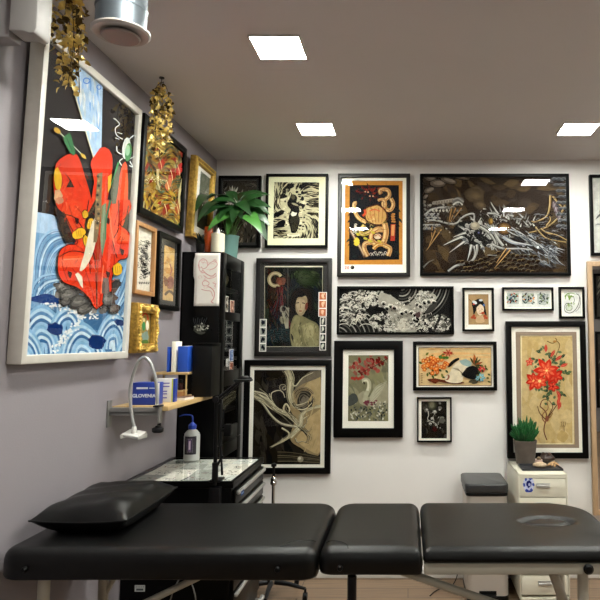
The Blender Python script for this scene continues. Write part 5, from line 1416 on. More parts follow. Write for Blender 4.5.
# things seen behind the upper panes
for (y, z, h, c, lb_) in ((3.62, 1.877, .085, '#7c4a2c', 'small brown figurine behind the upper glass pane of the black cabinet'), (3.72, 1.877, .06, '#8d8577', 'small pale figurine behind the upper glass pane of the black cabinet')):
    f_ = solo(MB().lathe([(.018, 0), (.02, .006), (.012, .02), (.017, h * .45), (.010, h * .62), (.013, h * .78), (.011, h * .92), (.003, h)], n=18).build('figurine', mat('figurine_glaze', c, .4, var=.3, scale=60), None), lb_, 'figurine')
    f_.location = (-1.15, y, z)
# photos stuck on the panes
def card(y, z, w_, h_, seed, cols, label, grp):
    r_ = thing('photo_card', label, 'photo', (cx1 - .0065, y, z), PI / 2, grp)
    r_.location.x = cx1 - .006
    MB().b(-w_ / 2, w_ / 2, -.0012, 0, -h_ / 2, h_ / 2).build('paper', M['paper'], r_, smooth=False)
    s = Art(lambda u, v: (u, v), (-w_ * .46, w_ * .46, -h_ * .46, h_ * .46), -.0014); s.rng = random.Random(seed)
    s.bg(cols[0])
    for k in range(22): s.ell(s.rng.uniform(-w_ / 2, w_ / 2), s.rng.uniform(-h_ / 2, h_ / 2), w_ * .12, h_ * .1, s.rng.choice(cols), jit=.3)
    s.build('print', M['ink'], r_)
pg = 'photos stuck on the cabinet doors'
card(3.60, 1.775, .06, .09, 1, ['#55504a', '#b9b4ac', '#2a2725'], 'small grey photo low on the upper cabinet pane, the left one', pg)
card(3.71, 1.765, .085, .075, 2, ['#8d6a5c', '#c9a690', '#4a3029', '#b98a78'], 'small reddish brown photo low on the upper cabinet pane, the right one', pg)
card(3.64, 1.435, .05, .045, 3, ['#8e8e8c', '#d4d2cc', '#2a2725'], 'small grey photo on the middle cabinet pane, left one', pg)
card(3.72, 1.475, .085, .07, 4, ['#5d6f96', '#a7b3cc', '#8a9bc0', '#33405e'], 'small bluish photo on the middle cabinet pane, upper one', pg)
card(3.725, 1.412, .075, .045, 5, ['#7a4a3c', '#b98a78', '#4a2f28'], 'small brownish photo at the bottom of the middle cabinet pane', pg)
# drawing taped to the side of the cabinet
px0, px1, pz0, pz1 = -1.210, -1.068, 1.757, 2.058
t2 = thing('taped_drawing', 'white paper with a faint red line drawing taped on the side of the black cabinet', 'drawing', ((px0 + px1) / 2, cy0 - .0005, (pz0 + pz1) / 2))
W_, H_ = px1 - px0, pz1 - pz0
vs = []; fs = []
n = 16
def bulge(u, v): return -.0008 - .007 * max(0, math.sin(PI * min(1, max(0, (v + .05) / .6)))) * (1 - u) ** 2
for j in range(n + 1):
    for i in range(9):
        u, v = i / 8, j / n
        vs.append((-W_ / 2 + u * W_ - (.006 if i == 0 and 8 < j < 15 else 0), bulge(u, 1 - v), -H_ / 2 + v * H_))
fs = [(j * 9 + i, j * 9 + i + 1, j * 9 + i + 10, j * 9 + i + 9) for j in range(n) for i in range(8)]
ps = MB(); ps.add(vs, fs); pso = ps.build('paper', M['paper'], t2)
so = pso.modifiers.new('thick', 'SOLIDIFY'); so.thickness = .0004; so.offset = 0
art = Art(lambda u, v: ((u - 180) / 1 , v), None, 0)
art.map = lambda u, v: ((u - 185) / 180 * W_, (268 - v) / 365 * H_)
art.rng = random.Random(4)
def dsk(pts, w_=5, c='#d2a09c'): art.stroke(pts, w_, c)
dsk([(130, 190), (125, 150), (150, 125), (180, 140), (185, 175), (160, 195), (140, 180)]); dsk([(185, 175), (210, 150), (240, 140), (255, 165), (235, 190), (205, 200)])
dsk([(150, 200), (180, 230), (220, 245), (245, 225)], 7); dsk([(160, 240), (190, 260), (230, 255), (250, 240)]); dsk([(150, 290), (170, 275), (200, 290), (190, 310), (160, 310), (150, 290)])
dsk([(190, 315), (220, 330), (240, 360), (235, 400), (220, 420), (235, 430)], 7); dsk([(145, 335), (180, 345), (215, 350), (228, 385)]); dsk([(120, 165), (135, 210), (165, 222)]); dsk([(225, 290), (245, 300), (240, 320)])
for k in range(26): art.arc(art.rng.uniform(130, 250), art.rng.uniform(120, 330), 12, 9, art.rng.uniform(0, 360), art.rng.uniform(300, 500), 3.2, '#dcbab6')
art.v = [(x, y + bulge(min(1, max(0, x / W_ + .5)), .5 - z / H_) - .0006, z) for x, y, z in art.v]
art.build('line_drawing', M['ink'], t2)
# skull sticker
art = Art(lambda u, v: ((u - 120) / 6.67 / 620 * 3.57, (560 - v) / 6.67 / 620 * 3.57), None, 0); art.rng = random.Random(9)
art.ell(120, 545, 62, 58, '#121212', jit=.03, n=24); art.ell(125, 575, 46, 34, '#4a4a44', jit=.15); 
for k in range(40): art.ell(125 + art.rng.gauss(0, 20), 570 + art.rng.gauss(0, 14), 7, 5, art.rng.choice(['#8b8b80', '#1c1c1b', '#a9a99e', '#3a3a36']), 30, jit=.3)
for k in range(7): art.stroke([(78 + k * 15, 500 + 8 * (k % 2)), (84 + k * 12, 530), (95 + k * 9, 550)], 5, '#3b3c3e', 2)
so_ = art.build('skull_sticker', M['ink'], None)
so_.location = (-1.175, cy0 - .0006, 1.640); solo(so_, 'round dark sticker with a grey skull on the side of the black cabinet', 'sticker')

# ------------------------------------------------------------------ on top of the cabinet
M['wax'] = mat('candle_wax', '#ddd5bd', .5)
t = thing('candle_jar', 'white candle in a glass jar with a rim, on top of the black cabinet', 'candle', (-1.115, 3.60, cz + .001))
MB().lathe([(.036, 0), (.0385, .003), (.0385, .118), (.030, .122)], n=32).build('candle', M['wax'], t)
MB().lathe([(.041, 0), (.043, .004), (.043, .138), (.039, .142), (.0405, .138), (.0405, .124), (.0405, .1225)], n=32).build('glass_jar', M['glass'], t)
MB().lathe([(.012, .121), (.010, .135), (.004, .15), (.001, .158)], n=10).build('wick', M['white_plastic'], t)
M['amber'] = mat('amber_glass', '#c4501a', .15, trans=.5)
t = thing('glass_tumbler', 'orange glass tumbler on the cabinet, left of the white candle', 'glass', (-1.190, 3.66, cz + .001))
t.scale = (.75, .75, 1)
MB().lathe([(.026, 0), (.028, .01), (.030, .05), (.034, .14), (.034, .17), (.032, .17), (.028, .1), (.026, .04)], n=24).build('tumbler', M['amber'], t)
MB().lathe([(.0285, .045), (.0305, .1), (.031, .12)], n=24).build('coloured_filling', mat('orange_wax', '#b5461c', .5), t)

def leaf_mesh(mb, base, tip, wd, up=Vector((0, 0, 1)), droop=.15, n=8, fold=.15, shape=1.0):
    base = Vector(base); tip = Vector(tip); d = tip - base; Ln = d.length
    sd = d.cross(up)
    sd = sd.normalized() if sd.length > 1e-5 else Vector((1, 0, 0))
    nr = sd.cross(d).normalized()
    vs = []
    for i in range(n + 1):
        tt = i / n
        c = base + d * tt + nr * (droop * Ln * math.sin(PI * tt) ) - Vector((0, 0, droop * Ln * tt * tt))
        w_ = wd / 2 * (math.sin(PI * min(1, tt ** (.62 * shape))) ** .8 if 0 < tt < 1 else 0) + .0004
        vs += [c - sd * w_ + nr * fold * w_, c, c + sd * w_ + nr * fold * w_]
    fs = []
    for i in range(n):
        a_ = 3 * i
        fs += [(a_, a_ + 1, a_ + 4, a_ + 3), (a_ + 1, a_ + 2, a_ + 5, a_ + 4)]
    mb.add(vs, fs)
M['leaf'] = mat('green_leaf', '#173a15', .42, var=.45, scale=9)
M['leaf2'] = mat('pale_green_leaf', '#3f7330', .4, var=.2, scale=9)
M['stem'] = mat('leaf_stem', '#56743c', .5)
M['dark_leaf'] = mat('dark_leaf', '#14201a', .45, var=.3, scale=30)
M['teal_pot'] = mat('teal_ceramic', '#7fb0aa', .4, var=.05)
t = thing('potted_plant', 'broad-leaved green plant in a teal pot on top of the black cabinet', 'potted plant', (-1.105, 3.80, cz + .001))
MB().lathe([(.042, 0), (.047, .003), (.057, .135), (.059, .14), (.055, .14), (.050, .125)], n=32).build('pot', M['teal_pot'], t)
MB().lathe([(.049, .11), (.052, .124), (.02, .128)], n=24).build('soil', mat('soil', '#2a1d14', .9), t)
rl = random.Random(21)
fol = MB(); stm = MB(); fol2 = MB()
tips = []
# (photo px of leaf base, tip, width, depth offset)
spec = [((212, 196), (197, 206), .075, -.03), ((228, 208), (206, 212), .085, -.10), ((236, 203), (212, 200), .08, -.05), ((236, 212), (210, 226), .085, -.13), ((226, 200), (208, 196), .07, .0),
        ((240, 205), (262, 194), .07, -.02), ((246, 205), (269, 205), .075, -.06), ((240, 200), (255, 191), .06, .05), ((250, 210), (268, 222), .075, -.05), ((252, 216), (266, 236), .075, -.08),
        ((246, 214), (261, 229), .08, -.12), ((235, 198), (226, 191), .06, .06), ((238, 205), (233, 220), .07, -.16), ((232, 216), (228, 232), .045, -.10), ((243, 197), (268, 193), .06, .08), ((224, 205), (200, 214), .07, .04),
        ((238, 202), (250, 212), .07, -.14), ((230, 205), (221, 216), .075, -.16), ((249, 205), (262, 214), .07, .03), ((222, 197), (236, 203), .06, -.02),
        ((238, 200), (246, 192), .06, -.04), ((228, 202), (214, 208), .065, -.02), ((244, 208), (258, 204), .07, -.09), ((247, 212), (257, 222), .065, -.02), ((234, 206), (242, 217), .07, -.10), ((226, 206), (217, 220), .06, -.06), ((251, 203), (268, 212), .065, .02), ((243, 202), (234, 193), .06, .02)]
for i, (b_, tp, w_, dy) in enumerate(spec):
    pb = at_y(b_[0], b_[1], 3.80 + dy * .5); pt = at_y(tp[0], tp[1], 3.80 + dy)
    for p_ in (pb, pt):
        if p_.x < -1.17:
            f_ = -1.17 / p_.x; p_.x *= f_; p_.y *= f_; p_.z = CAMZ + (p_.z - CAMZ) * f_
        p_.z = max(p_.z, cz + .03)
    pb -= Vector(t.location); pt -= Vector(t.location)
    leaf_mesh(fol2 if i in (3, 10, 13) else fol, pb, pb + (pt - pb) * 1.10, w_ * 1.12, Vector((0, -.8, .7)), .10, 10, .18, .72)
    stm.tube([(rl.uniform(-.02, .02), rl.uniform(-.02, .02), .12), ((pb.x) * .5, pb.y * .5, .12 + (pb.z - .12) * .62), pb], [.003, .0026, .002], 8, smooth=4)
stm.build('stems', M['stem'], t)
f_ = fol.build('foliage', M['leaf'], t, ang=80); fol2.build('pale_foliage', M['leaf2'], t, ang=80)
t = thing('small_dark_plant', 'small dark spiky plant at the left end of the cabinet top', 'plant', (-1.200, 3.545, cz + .001))
MB().lathe([(.020, 0), (.022, .003), (.026, .05), (.023, .05)], n=20).build('pot', M['black_plastic'], t)
dk = MB()
for k in range(60):
    an = rl.uniform(0, 2 * PI); q = rl.uniform(.02, .055); h = rl.uniform(.05, .13)
    leaf_mesh(dk, (rl.uniform(-.015, .015), rl.uniform(-.015, .015), .04), (min(.03, max(-.03, q * math.cos(an))), max(-.05, q * math.sin(an)), h), .014, droop=.1, n=4)
dk.build('foliage', M['dark_leaf'], t)

# ------------------------------------------------------------------ shelf on the left wall
sz = 1.277
t = thing('wall_shelf', 'pale birch shelf board on a grey steel bracket on the lilac wall', 'shelf', (XL, 2.97, sz))
MB().b(.002, .245, -.24, .245 + .13, -.020, 0).build('board', M['birch'], t, bevel=.001)
mb = MB().b(.002, .222, -.272, -.242, -.036, -.004).b(.001, .006, -.285, -.245, -.085, .028).b(.214, .220, -.275, -.235, -.070, .0).b(.002, .22, -.272, .25, -.027, -.0205)
mb.build('bracket', M['steel'], t, bevel=.001)
# gooseneck lamp clipped on the shelf bracket
gx, gy = -1.075, 2.69
t = thing('gooseneck_lamp', 'white lamp on a curved silver gooseneck clamped to the wall shelf', 'lamp', (gx, gy, 1.277))
ox, oy, oz = t.location
MB().b(-.012, .012, -.014, .045, .0005, .008).b(-.006, .006, .030, .036, -.085, .008).b(-.006, .006, .004, .036, -.085, -.079).cyl((0, .018, -.10), (0, .018, -.038), .0035).lathe([(.020, -.108), (.024, -.104), (.024, -.090), (.014, -.086)], (0, .018, 0), 20).build('clamp', M['dark_metal'], t, bevel=.001)
gp = [at_y(u, v, 2.68) for u, v in ((157.5, 404), (157, 395), (155.5, 378), (151, 364), (145, 357.5), (139, 361), (134, 372), (130.3, 388), (130.3, 402), (132, 416), (134.5, 428))]
MB().tube([p - Vector(t.location) for p in gp], .0068, 14, smooth=5).build('gooseneck', M['alu'], t)
hp = at_y(134, 434, 2.68) - Vector(t.location)
MB().box(hp, (.082, .06, .012), (R(15), R(6), R(-12))).cyl(hp + Vector((0, 0, .0)), hp + Vector((0, 0, .032)), .014, r2=.009).box(hp + Vector((.036, 0, -.010)), (.008, .06, .018), (0, R(6), R(-12))).box(hp + Vector((-.036, 0, -.006)), (.008, .06, .018), (0, R(6), R(-12))).build('lamp_head', M['white_plastic'], t, bevel=.003)
# boxes
M['box_blue'] = mat('blue_carton', '#1f3a9a', .45)
M['box_white'] = mat('white_carton', '#dcd9d6', .5)
M['print_white'] = mat('white_print', '#d5dcea', .5)
M['print_violet'] = mat('violet_print', '#5a4fa8', .5)
t = thing('glove_box', 'blue carton with white lettering at the near end of the wall shelf', 'box', (-1.168, 2.83, sz + .0005), R(2))
MB().b(-.055, .055, -.05, .02, 0, .098).build('carton', M['box_blue'], t, bevel=.0015)
text_mesh('lettering', 'GLOVENIAN', .021, M['print_white'], t, (.004, -.0506, .040), (PI / 2, 0, 0), bold=.0006)
MB().b(-.038, .012, -.0507, -.0500, .070, .078).b(.018, .05, -.0507, -.0500, .072, .076).build('printed_stripe', M['print_white'], t, smooth=False)
MB().b(.047, .0556, -.0512, -.030, .001, .097).build('white_end_flap', M['box_white'], t, smooth=False)
t = thing('glove_box', 'white carton with violet print and blue side, beside the blue carton on the shelf', 'box', (-1.128, 2.955, sz + .0005), R(4))
MB().b(-.042, .042, -.05, -.012, 0, .108).build('carton', M['box_white'], t, bevel=.0015)
for z in (.085, .070, .048, .036, .018): MB().b(-.034, .018 - .01 * (z < .05), -.0508, -.0500, z, z + .005).build('printed_line', M['print_violet'], t, smooth=False)
MB().b(.034, .0424, -.0508, -.0115, .001, .1075).build('blue_side', M['box_blue'], t, smooth=False)
MB().b(.028, .034, -.0508, -.0500, .001, .1075).build('yellow_stripe', mat('yellow_print', '#c9c94a', .5), t, smooth=False)
# riser with folders
t = thing('shelf_riser', 'small wooden riser shelf standing on the wall shelf, holding blue folders', 'riser', (-1.182, 3.17, sz + .0005))
MB().b(-.09, .085, -.055, .075, .115, .127).build('top_board', M['birch'], t, bevel=.003)
for (x, y) in ((-.08, -.045), (.075, -.045), (-.08, .065), (.075, .065)): MB().cyl((x, y, 0), (x, y, .116), .004, 10).build('leg', M['birch'], t)
rz = sz + .1285
M['folder_blue'] = mat('blue_folder', '#2350b8', .4)
for (x, w_, h_, m_, lb_, rt) in ((-1.205, .012, .125, 'folder_blue', 'blue folder standing on the riser, leftmost', 4), (-1.178, .022, .152, 'mat_white', 'tall white book standing between the blue folders', 5), (-1.129, .050, .128, 'folder_blue', 'wide blue folder standing rightmost on the riser, against the cabinet', 0)):
    b_ = thing('folder' if 'folder' in lb_ else 'book', lb_, 'folder' if 'folder' in lb_ else 'book', (x, 3.175, rz), R(rt), 'folders and book on the riser')
    MB().b(-w_ / 2, w_ / 2, -.05, .055, 0, h_).build('cover', M[m_], b_, bevel=.002)
    MB().b(-w_ / 2 + .002, w_ / 2 - .002, -.046, .056, h_ - .003, h_ + .0005).build('pages', M['paper'], b_, smooth=False)
t = thing('file_box', 'tall plain black box at the far end of the wall shelf, beside blue folders', 'box', (-1.045, 3.20, sz + .0005))
MB().b(-.050, .048, -.03, .12, 0, .27).build('body', M['black_plastic'], t, bevel=.003)
MB().b(-.051, .049, -.031, .121, .255, .272).build('lid', M['black_lacquer'], t, bevel=.002)
# small things under the riser
t = thing('wooden_box', 'small pale wooden box under the riser on the wall shelf', 'box', (-1.152, 3.155, sz + .0005), 0)
MB().b(-.042, .030, -.04, .035, 0, .030).build('body', M['oak_frame'], t, bevel=.002); MB().b(-.043, .031, -.041, .036, .031, .038).build('lid', M['birch'], t, bevel=.002)
t = thing('ink_bottle', 'small dark ink bottle on the wooden box under the riser', 'bottle', (-1.140, 3.14, sz + .0395))
MB().lathe([(.012, 0), (.014, .002), (.014, .03), (.006, .037)], n=16).build('body', mat('dark_red_glass', '#2a0f10', .2), t); MB().lathe([(.008, .035), (.008, .050), (.005, .052)], n=14).build('cap', M['black_plastic'], t)
t = thing('ink_bottle', 'small white-capped clear bottle on the wooden box under the riser', 'bottle', (-1.175, 3.14, sz + .0395))
MB().lathe([(.012, 0), (.014, .002), (.014, .03), (.006, .037)], n=16).build('body', M['soft_plastic'], t); MB().lathe([(.008, .035), (.008, .052), (.005, .054)], n=14).build('cap', M['white_plastic'], t)
t = thing('tuft_plant', 'little grey-green tuft plant behind the cartons under the riser', 'plant', (-1.240, 3.06, sz + .0005))
MB().lathe([(.020, 0), (.024, .004), (.026, .035), (.022, .035)], n=18).build('pot', M['steel'], t)
tf = MB()
for k in range(40):
    an = rl.uniform(0, 2 * PI); q = rl.uniform(.01, .042); leaf_mesh(tf, (0, 0, .03), (q * math.cos(an), q * math.sin(an), rl.uniform(.06, .1)), .01, droop=.1, n=4)
tf.build('foliage', mat('greyish_leaf', '#4d5c46', .5), t)
t = thing('notebook', 'brown notebook lying flat on the shelf edge, right of the white carton', 'book', (-1.085, 3.04, sz + .0005), R(-8))
MB().b(-.030, .022, -.035, .055, .0, .012).build('pages', M['paper'], t, smooth=False)
MB().b(-.031, .023, -.036, .056, .012, .014).b(-.031, -.0295, -.036, .056, 0, .014).build('cover', mat('brown_cover', '#6a4a3c', .5), t, smooth=False)

# ------------------------------------------------------------------ pedal bin
t = thing('pedal_bin', 'tall slim pedal bin with a dark flat lid, left of the cream drawer unit', 'bin', (.462, 3.875, FZ))
body = rrect(-.118, .122, -.150, .165, .03)
MB().prism(body, .03, .600).build('body', mat('bin_steel', '#b9b1a9', .38, metal=.35), t, ang=50)
MB().prism(rrect(-.12, .124, -.152, .167, .031), 0, .032).build('base', M['black_plastic'], t, ang=50, bevel=.003)
MB().prism(rrect(-.122, .126, -.154, .169, .031), .594, .612).build('collar', M['black_plastic'], t, ang=50, bevel=.002)
MB().prism(rrect(-.128, .130, -.158, .175, .034), .612, .664).build('lid', mat('bin_lid', '#38393a', .35, metal=.3), t, ang=50, bevel=.010, seg=3)
MB().b(-.045, .045, -.195, -.145, .030, .042).b(-.05, .05, -.1515, -.149, .035, .06).build('pedal', M['black_plastic'], t, bevel=.003)

# ------------------------------------------------------------------ cream drawer unit
dx0, dx1, dy0, dy1, dz = .638, .922, 3.665, 4.072, .792
t = thing('drawer_unit', 'narrow cream metal drawer unit against the white wall, carrying a pot and a tray', 'drawer unit', ((dx0 + dx1) / 2, (dy0 + dy1) / 2, FZ))
ox, oy, oz = t.location
hw, hd, hh = (dx1 - dx0) / 2, (dy1 - dy0) / 2, dz - FZ
mb = MB().b(-hw, -hw + .008, -hd, hd, .03, hh).b(hw - .008, hw, -hd, hd, .03, hh).b(-hw, hw, -hd, hd, hh - .008, hh).b(-hw, hw, hd - .008, hd, .03, hh).b(-hw, hw, -hd, hd, .03, .045).b(-hw + .008, hw - .008, -hd, -hd + .012, hh - .022, hh - .008)
mb.build('body', M['cream_metal'], t, bevel=.0015)
for k in range(6):
    z1 = hh - .024 - k * .1085
    d = MB().b(-hw + .010, hw - .010, -hd + .002, -hd + .014, z1 - .104, z1).b(-hw + .014, hw - .014, -hd + .014, hd - .02, z1 - .10, z1 - .03).build('drawer', M['cream_metal'], t, bevel=.0015)
    hz = z1 - .035
    MB().tube([(-.037, -hd + .002, hz), (-.037, -hd - .020, hz), (.037, -hd - .020, hz), (.037, -hd + .002, hz)], .0035, 10).box((.0, -hd - .001, hz - .004), (.078, .004, .026)).build('handle', M['alu'], d)
    if k == 0:
        art = Art(lambda u, v: ((u - 267) / 4 / 620 * 3.66, (150 - v) / 4 / 620 * 3.66), None, 0); art.rng = random.Random(12)
        for q in range(12): art.ell(267 + 16 * math.cos(q * PI / 6), 150 + 24 * math.sin(q * PI / 6), 7, 8, ['#4555a5', '#c5c9e2'][q % 2], jit=.2)
        art.ell(267, 150, 14, 20, '#b9bedd'); art.ell(267, 148, 11, 14, '#232a66', jit=.2); art.ell(270, 150, 5, 6, '#aab0d6'); art.poly([(255, 172), (280, 172), (278, 179), (257, 179)], '#3a4792')
        s_ = art.build('blue_flower_sticker', M['ink'], d); s_.location = (.697 - ox, -hd + .0012, .734 - oz)
for (x, y) in ((-hw + .03, -hd + .03), (hw - .03, -hd + .03), (-hw + .03, hd - .03), (hw - .03, hd - .03)):
    MB().cyl((x - .010, y, .018), (x + .010, y, .018), .018, 16).cyl((x, y, .02), (x, y, .032), .006, 8).build('caster', M['black_plastic'], t)
# tray
tx, ty = .800, 3.835
t = thing('tray', 'shallow dark rectangular tray on the cream drawer unit', 'tray', (tx, ty, dz + .001))
mb = MB().prism(rrect(-.118, .118, -.075, .075, .012), 0, .004)
for a_ in ((-.122, .122, -.080, -.074), (-.122, .122, .074, .080), (-.122, -.116, -.08, .08), (.116, .122, -.08, .08)): mb.b(a_[0], a_[1], a_[2], a_[3], 0, .013)
mb.build('tray_body', mat('dark_tray', '#2c2c30', .35), t, bevel=.002)
# pot with succulent
t = thing('potted_succulent', 'green upright succulent in a grey-brown pot on the cream drawer unit', 'potted plant', (.736, 3.965, dz + .001))
t.scale = (1.08, 1.0, 1.04)
MB().lathe([(.046, 0), (.053, .004), (.066, .128), (.068, .134), (.068, .142), (.062, .142), (.060, .125)], n=36).build('pot', mat('grey_brown_pot', '#5a5048', .7, var=.15, scale=20), t)
MB().lathe([(.058, .11), (.061, .124), (.02, .128)], n=24).build('soil', M['backing'], t)
sg = MB()
for k in range(170):
    an = rl.uniform(0, 2 * PI); q = math.sqrt(rl.random()); r0 = .045 * q; r1 = r0 + .006 + .042 * q * rl.uniform(.6, 1.2)
    h0 = .125; h1 = .125 + rl.uniform(.07, .16) * (1.15 - .5 * q)
    p0 = Vector((r0 * math.cos(an), r0 * math.sin(an), h0)); p1 = Vector((r1 * math.cos(an), r1 * math.sin(an), h1))
    p1.y = min(p1.y, .085)
    sg.tube([p0, p0.lerp(p1, .5) + Vector((0, 0, .004)), p0.lerp(p1, .85), p1], [.003, .0042, .0052, .0015], 7)
sg.build('foliage', mat('succulent_green', '#1f5a2c', .4, var=.35, scale=30), t)
# curios on and behind the tray
def rockish(mb, c, r, seed, n=14, m=10, amp=.18):
    q = random.Random(seed); ph = [q.uniform(0, 6) for _ in range(6)]
    k0 = len(mb.v); mb.ball(c, r, n, m)
    for i in range(k0, len(mb.v)):
        p = Vector(mb.v[i]) - Vector(c)
        s_ = 1 + amp * (math.sin(p.x * 130 + ph[0]) * math.sin(p.y * 110 + ph[1]) + .6 * math.sin(p.z * 170 + ph[2]))
        mb.v[i] = tuple(Vector(c) + p * s_)
mb = MB(); rockish(mb, (0, 0, .036), (.055, .04, .038), 3, 20, 14)
o = solo(mb.build('mineral_lump', mat('brown_mineral', '#2e1a10', .35, var=.6, scale=35), None, ang=80), 'lumpy brown mineral at the back right of the drawer unit', 'stone'); o.location = (.872, 3.985, dz + .006); o.scale = (.82, .8, .8)
mb = MB(); rockish(mb, (0, 0, .016), (.045, .03, .016), 5, 18, 10, .12)
o = solo(mb.build('seashell', mat('cream_shell', '#b9a184', .4, var=.3, scale=50), None, ang=80), 'flat cream shell lying on the dark tray', 'shell'); o.location = (.800, 3.83, dz + .006)
t = thing('candle_holder', 'small pale pink candle holder on the tray', 'candle holder', (.803, 3.885, dz + .0055))
MB().lathe([(.018, 0), (.022, .004), (.022, .038), (.018, .038), (.018, .012)], n=20).build('cup', mat('pale_pink_ceramic', '#c9aca0', .5), t); MB().lathe([(.010, .012), (.015, .03), (.012, .05), (.004, .056)], n=12).build('candle_stub', M['backing'], t)
mb = MB()
mb.tube([(-.03, -.01, .012), (0, 0, .022), (.03, .015, .018), (.045, .0, .01)], [.005, .010, .009, .003], 10, smooth=4).tube([(-.005, -.02, .010), (.01, 0, .025), (.02, .02, .032)], [.003, .008, .003], 10, smooth=4).tube([(.01, -.03, .009), (.02, -.005, .016)], [.003, .006], 8)
o = solo(mb.build('bone_ornament', mat('tan_bone', '#b18a5e', .45, var=.3, scale=40), None, ang=80), 'branching tan bone ornament at the right of the tray', 'ornament'); o.location = (.872, 3.84, dz + .0055)
# thin cable on the floor between table and bin
solo(MB().tube([(.13, 3.80, FZ + .004), (.16, 3.86, FZ + .004), (.21, 3.90, FZ + .012), (.27, 3.95, FZ + .004), (.31, 4.02, FZ + .05), (.30, 4.07, FZ + .10)], .003, 8, smooth=5).build('cable', M['black_plastic'], None), 'thin black cable on the floor left of the pedal bin', 'cable')

# ------------------------------------------------------------------ leaning mirror at the right edge
t = thing('standing_mirror', 'tall mirror in a pale wooden frame at the right edge of the photo', 'mirror', (1.52, 4.06, FZ), 0)
Wm, H0m, H1m = .69, .40, 2.02
mb = frame_mesh(Wm, H1m - H0m, .032, .028); mb.v = [(x, y, z + (H0m + H1m) / 2) for x, y, z in mb.v]
fr = mb.build('frame', mat('pale_mirror_wood', '#a98c6c', .5, var=.15, scale=30, stretch=(3, 3, .3)), t, bevel=.002)
MB().b(-Wm / 2 + .03, Wm / 2 - .03, -.014, -.010, H0m + .03, H1m - .03).build('mirror_glass', M['mirror'], t, smooth=False)
MB().b(-Wm / 2 + .02, Wm / 2 - .02, -.008, -.002, H0m + .02, H1m - .02).build('backing', M['backing'], t, smooth=False)

# ------------------------------------------------------------------ duct outlet, wall unit
t = thing('duct_outlet', 'round galvanised air duct outlet hanging from the ceiling at upper left', 'air outlet', (-.868, 1.8, ZC))
M['galv'] = mat('galvanised_steel', '#6f777e', .42, metal=.7, var=.12, scale=14)
db = 2.485 - ZC
MB().lathe([(.072, db + .01), (.072, -.001)], n=40).build('duct', M['galv'], t)
MB().lathe([(.0735, db + .07), (.0745, db + .073), (.0745, db + .079), (.0735, db + .082)], n=40).build('clamp_ring', M['galv'], t)
MB().lathe([(.050, db + .002), (.056, db - .002), (.078, db - .003), (.084, db + .002), (.084, db + .006), (.074, db + .012)], n=48).build('rim', mat('grey_white_rim', '#b9b3ae', .45), t)
MB().lathe([(.012, db - .016), (.052, db - .014), (.056, db - .010), (.050, db - .006), (.010, db - .004)], n=40).build('valve_disc', mat('greyish_disc', '#8f8480', .5), t)
t = thing('wall_unit', 'pale plastic box unit on the lilac wall, cut by the upper left corner', 'air conditioner', (XL, 1.80, 2.47))
prof = [(.11, .004), (.150, .002), (.172, -.006), (.186, -.004), (.192, .012), (.192, .30), (.112, .30)]
mb = MB(); Mx = Matrix(((1, 0, 0), (0, 0, 1), (0, 1, 0)))
mb.prism(prof, -.045, .03, Mx); mb.build('front_cover', mat('pale_grey_cover', '#a19d9a', .45), t, bevel=.004, seg=3, ang=25)
MB().b(.001, .106, -.035, .025, -.012, .30).build('rear_housing', mat('grey_plastic', '#8f8b8c', .5), t, bevel=.004)

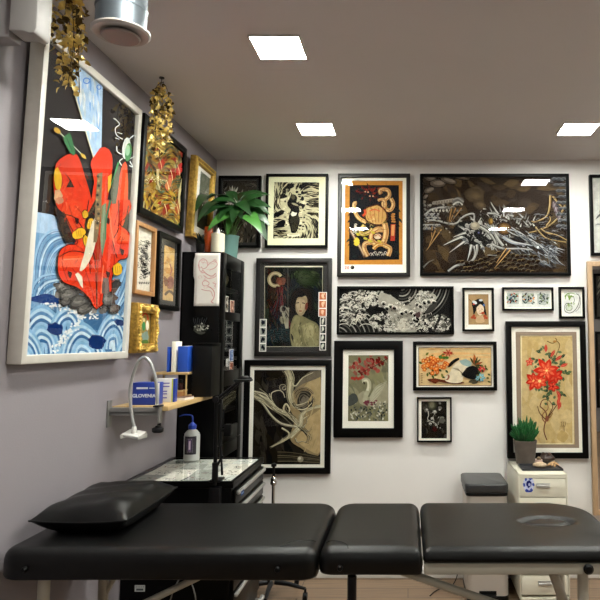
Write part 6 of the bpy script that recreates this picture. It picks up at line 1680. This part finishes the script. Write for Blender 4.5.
# ------------------------------------------------------------------ gold leaf garlands
def garland(loc, drop, wd, label, seed, n):
    t = thing('gold_garland', label, 'garland', loc, 0, 'gold leaf garlands hanging from the ceiling')
    q = random.Random(seed); st = MB(); lf = MB(); dkl = MB()
    MB().lathe([(.012, -.004), (.012, 0)], n=16).tube([(0, 0, -.004), (0, 0, -.02), (.006, 0, -.026), (.01, 0, -.02)], .002, 8).build('ceiling_hook', M['dark_metal'], t)
    for k in range(8):
        x, y = max(q.uniform(-wd, wd) * .8, XL - loc[0] + .105), q.uniform(-.03, .05); L_ = drop * q.uniform(.72, 1) if abs(x) < wd * .6 else drop * q.uniform(.5, .85)
        pts = [(0, 0, -.02), (x * .7, y * .7, -.05), (x, y, -.12), (x * 1.05 + q.uniform(-.01, .01), y, -L_ * .6), (x + q.uniform(-.012, .012), y, -L_)]
        st.tube(pts, .0012, 6, smooth=4)
        for j in range(n):
            f = q.uniform(.05, 1); 
            zc = -.03 - (L_ - .03) * f; xx = x * min(1, f * 4); yy = y * min(1, f * 4)
            c = Vector((xx + q.gauss(0, .010), yy + q.gauss(0, .010), zc))
            c.x = max(c.x, XL - loc[0] + .112)
            an = q.uniform(0, 2 * PI); el = q.uniform(-1.2, .5); s_ = q.uniform(.016, .027)
            c.x = max(c.x, XL - loc[0] + .10 + s_)
            d = Vector((math.cos(an) * math.cos(el), math.sin(an) * math.cos(el), math.sin(el)))
            leaf_mesh(lf if q.random() < .72 else dkl, c, c + d * s_, s_ * q.uniform(.6, .95), Vector((q.uniform(-1, 1), q.uniform(-1, 1), q.uniform(-.2, 1))), .1, 4, .3)
    st.build('strands', M['gold_shade'], t)
    lf.build('gold_leaves', M['gold_leaf'], t, ang=60)
    dkl.build('shade_leaves', M['gold_shade'], t, ang=60)  # brown leaves mixed in, shadow inside the garland put into their colour
    return t
garland((-1.135, 1.975, ZC), .40, .058, 'gold leaf garland hanging in front of the very large print, the nearer one', 31, 42)
garland((-1.140, 2.775, ZC), .375, .042, 'gold leaf garland hanging beside the abstract painting, the farther one', 32, 42)

# pictures on the wall behind the camera, seen only in the standing mirror
for (z0_, z1_, lb_) in ((1.93, 2.70, 'black framed picture on the wall behind the camera, upper of two seen in the mirror'), (.45, 1.72, 'black framed picture on the wall behind the camera, lower of two seen in the mirror')):
    t = thing('framed_picture', lb_, 'framed picture', (3.52, YF + .002, (z0_ + z1_) / 2), PI)
    H_ = z1_ - z0_
    frame_mesh(.74, H_, .04, .03).build('frame', M['black_frame'], t, bevel=.002)
    art = Art(lambda u, v: (u, v), (-.335, .335, -H_ / 2 + .04, H_ / 2 - .04), -.012); art.rng = random.Random(int(z0_ * 10)); art.bg('#4a4742')
    art.flecks(-.33, -H_ / 2, .33, H_ / 2, 120, ['#24211f', '#8d8878', '#5c5648', '#b8b3a2'], .16, .03, lambda x, y: 60 + 200 * x)
    art.build('artwork', M['ink'], t)
    MB().b(-.34, .34, -.006, -.002, -H_ / 2 + .03, H_ / 2 - .03).build('backing_board', M['backing'], t, smooth=False)
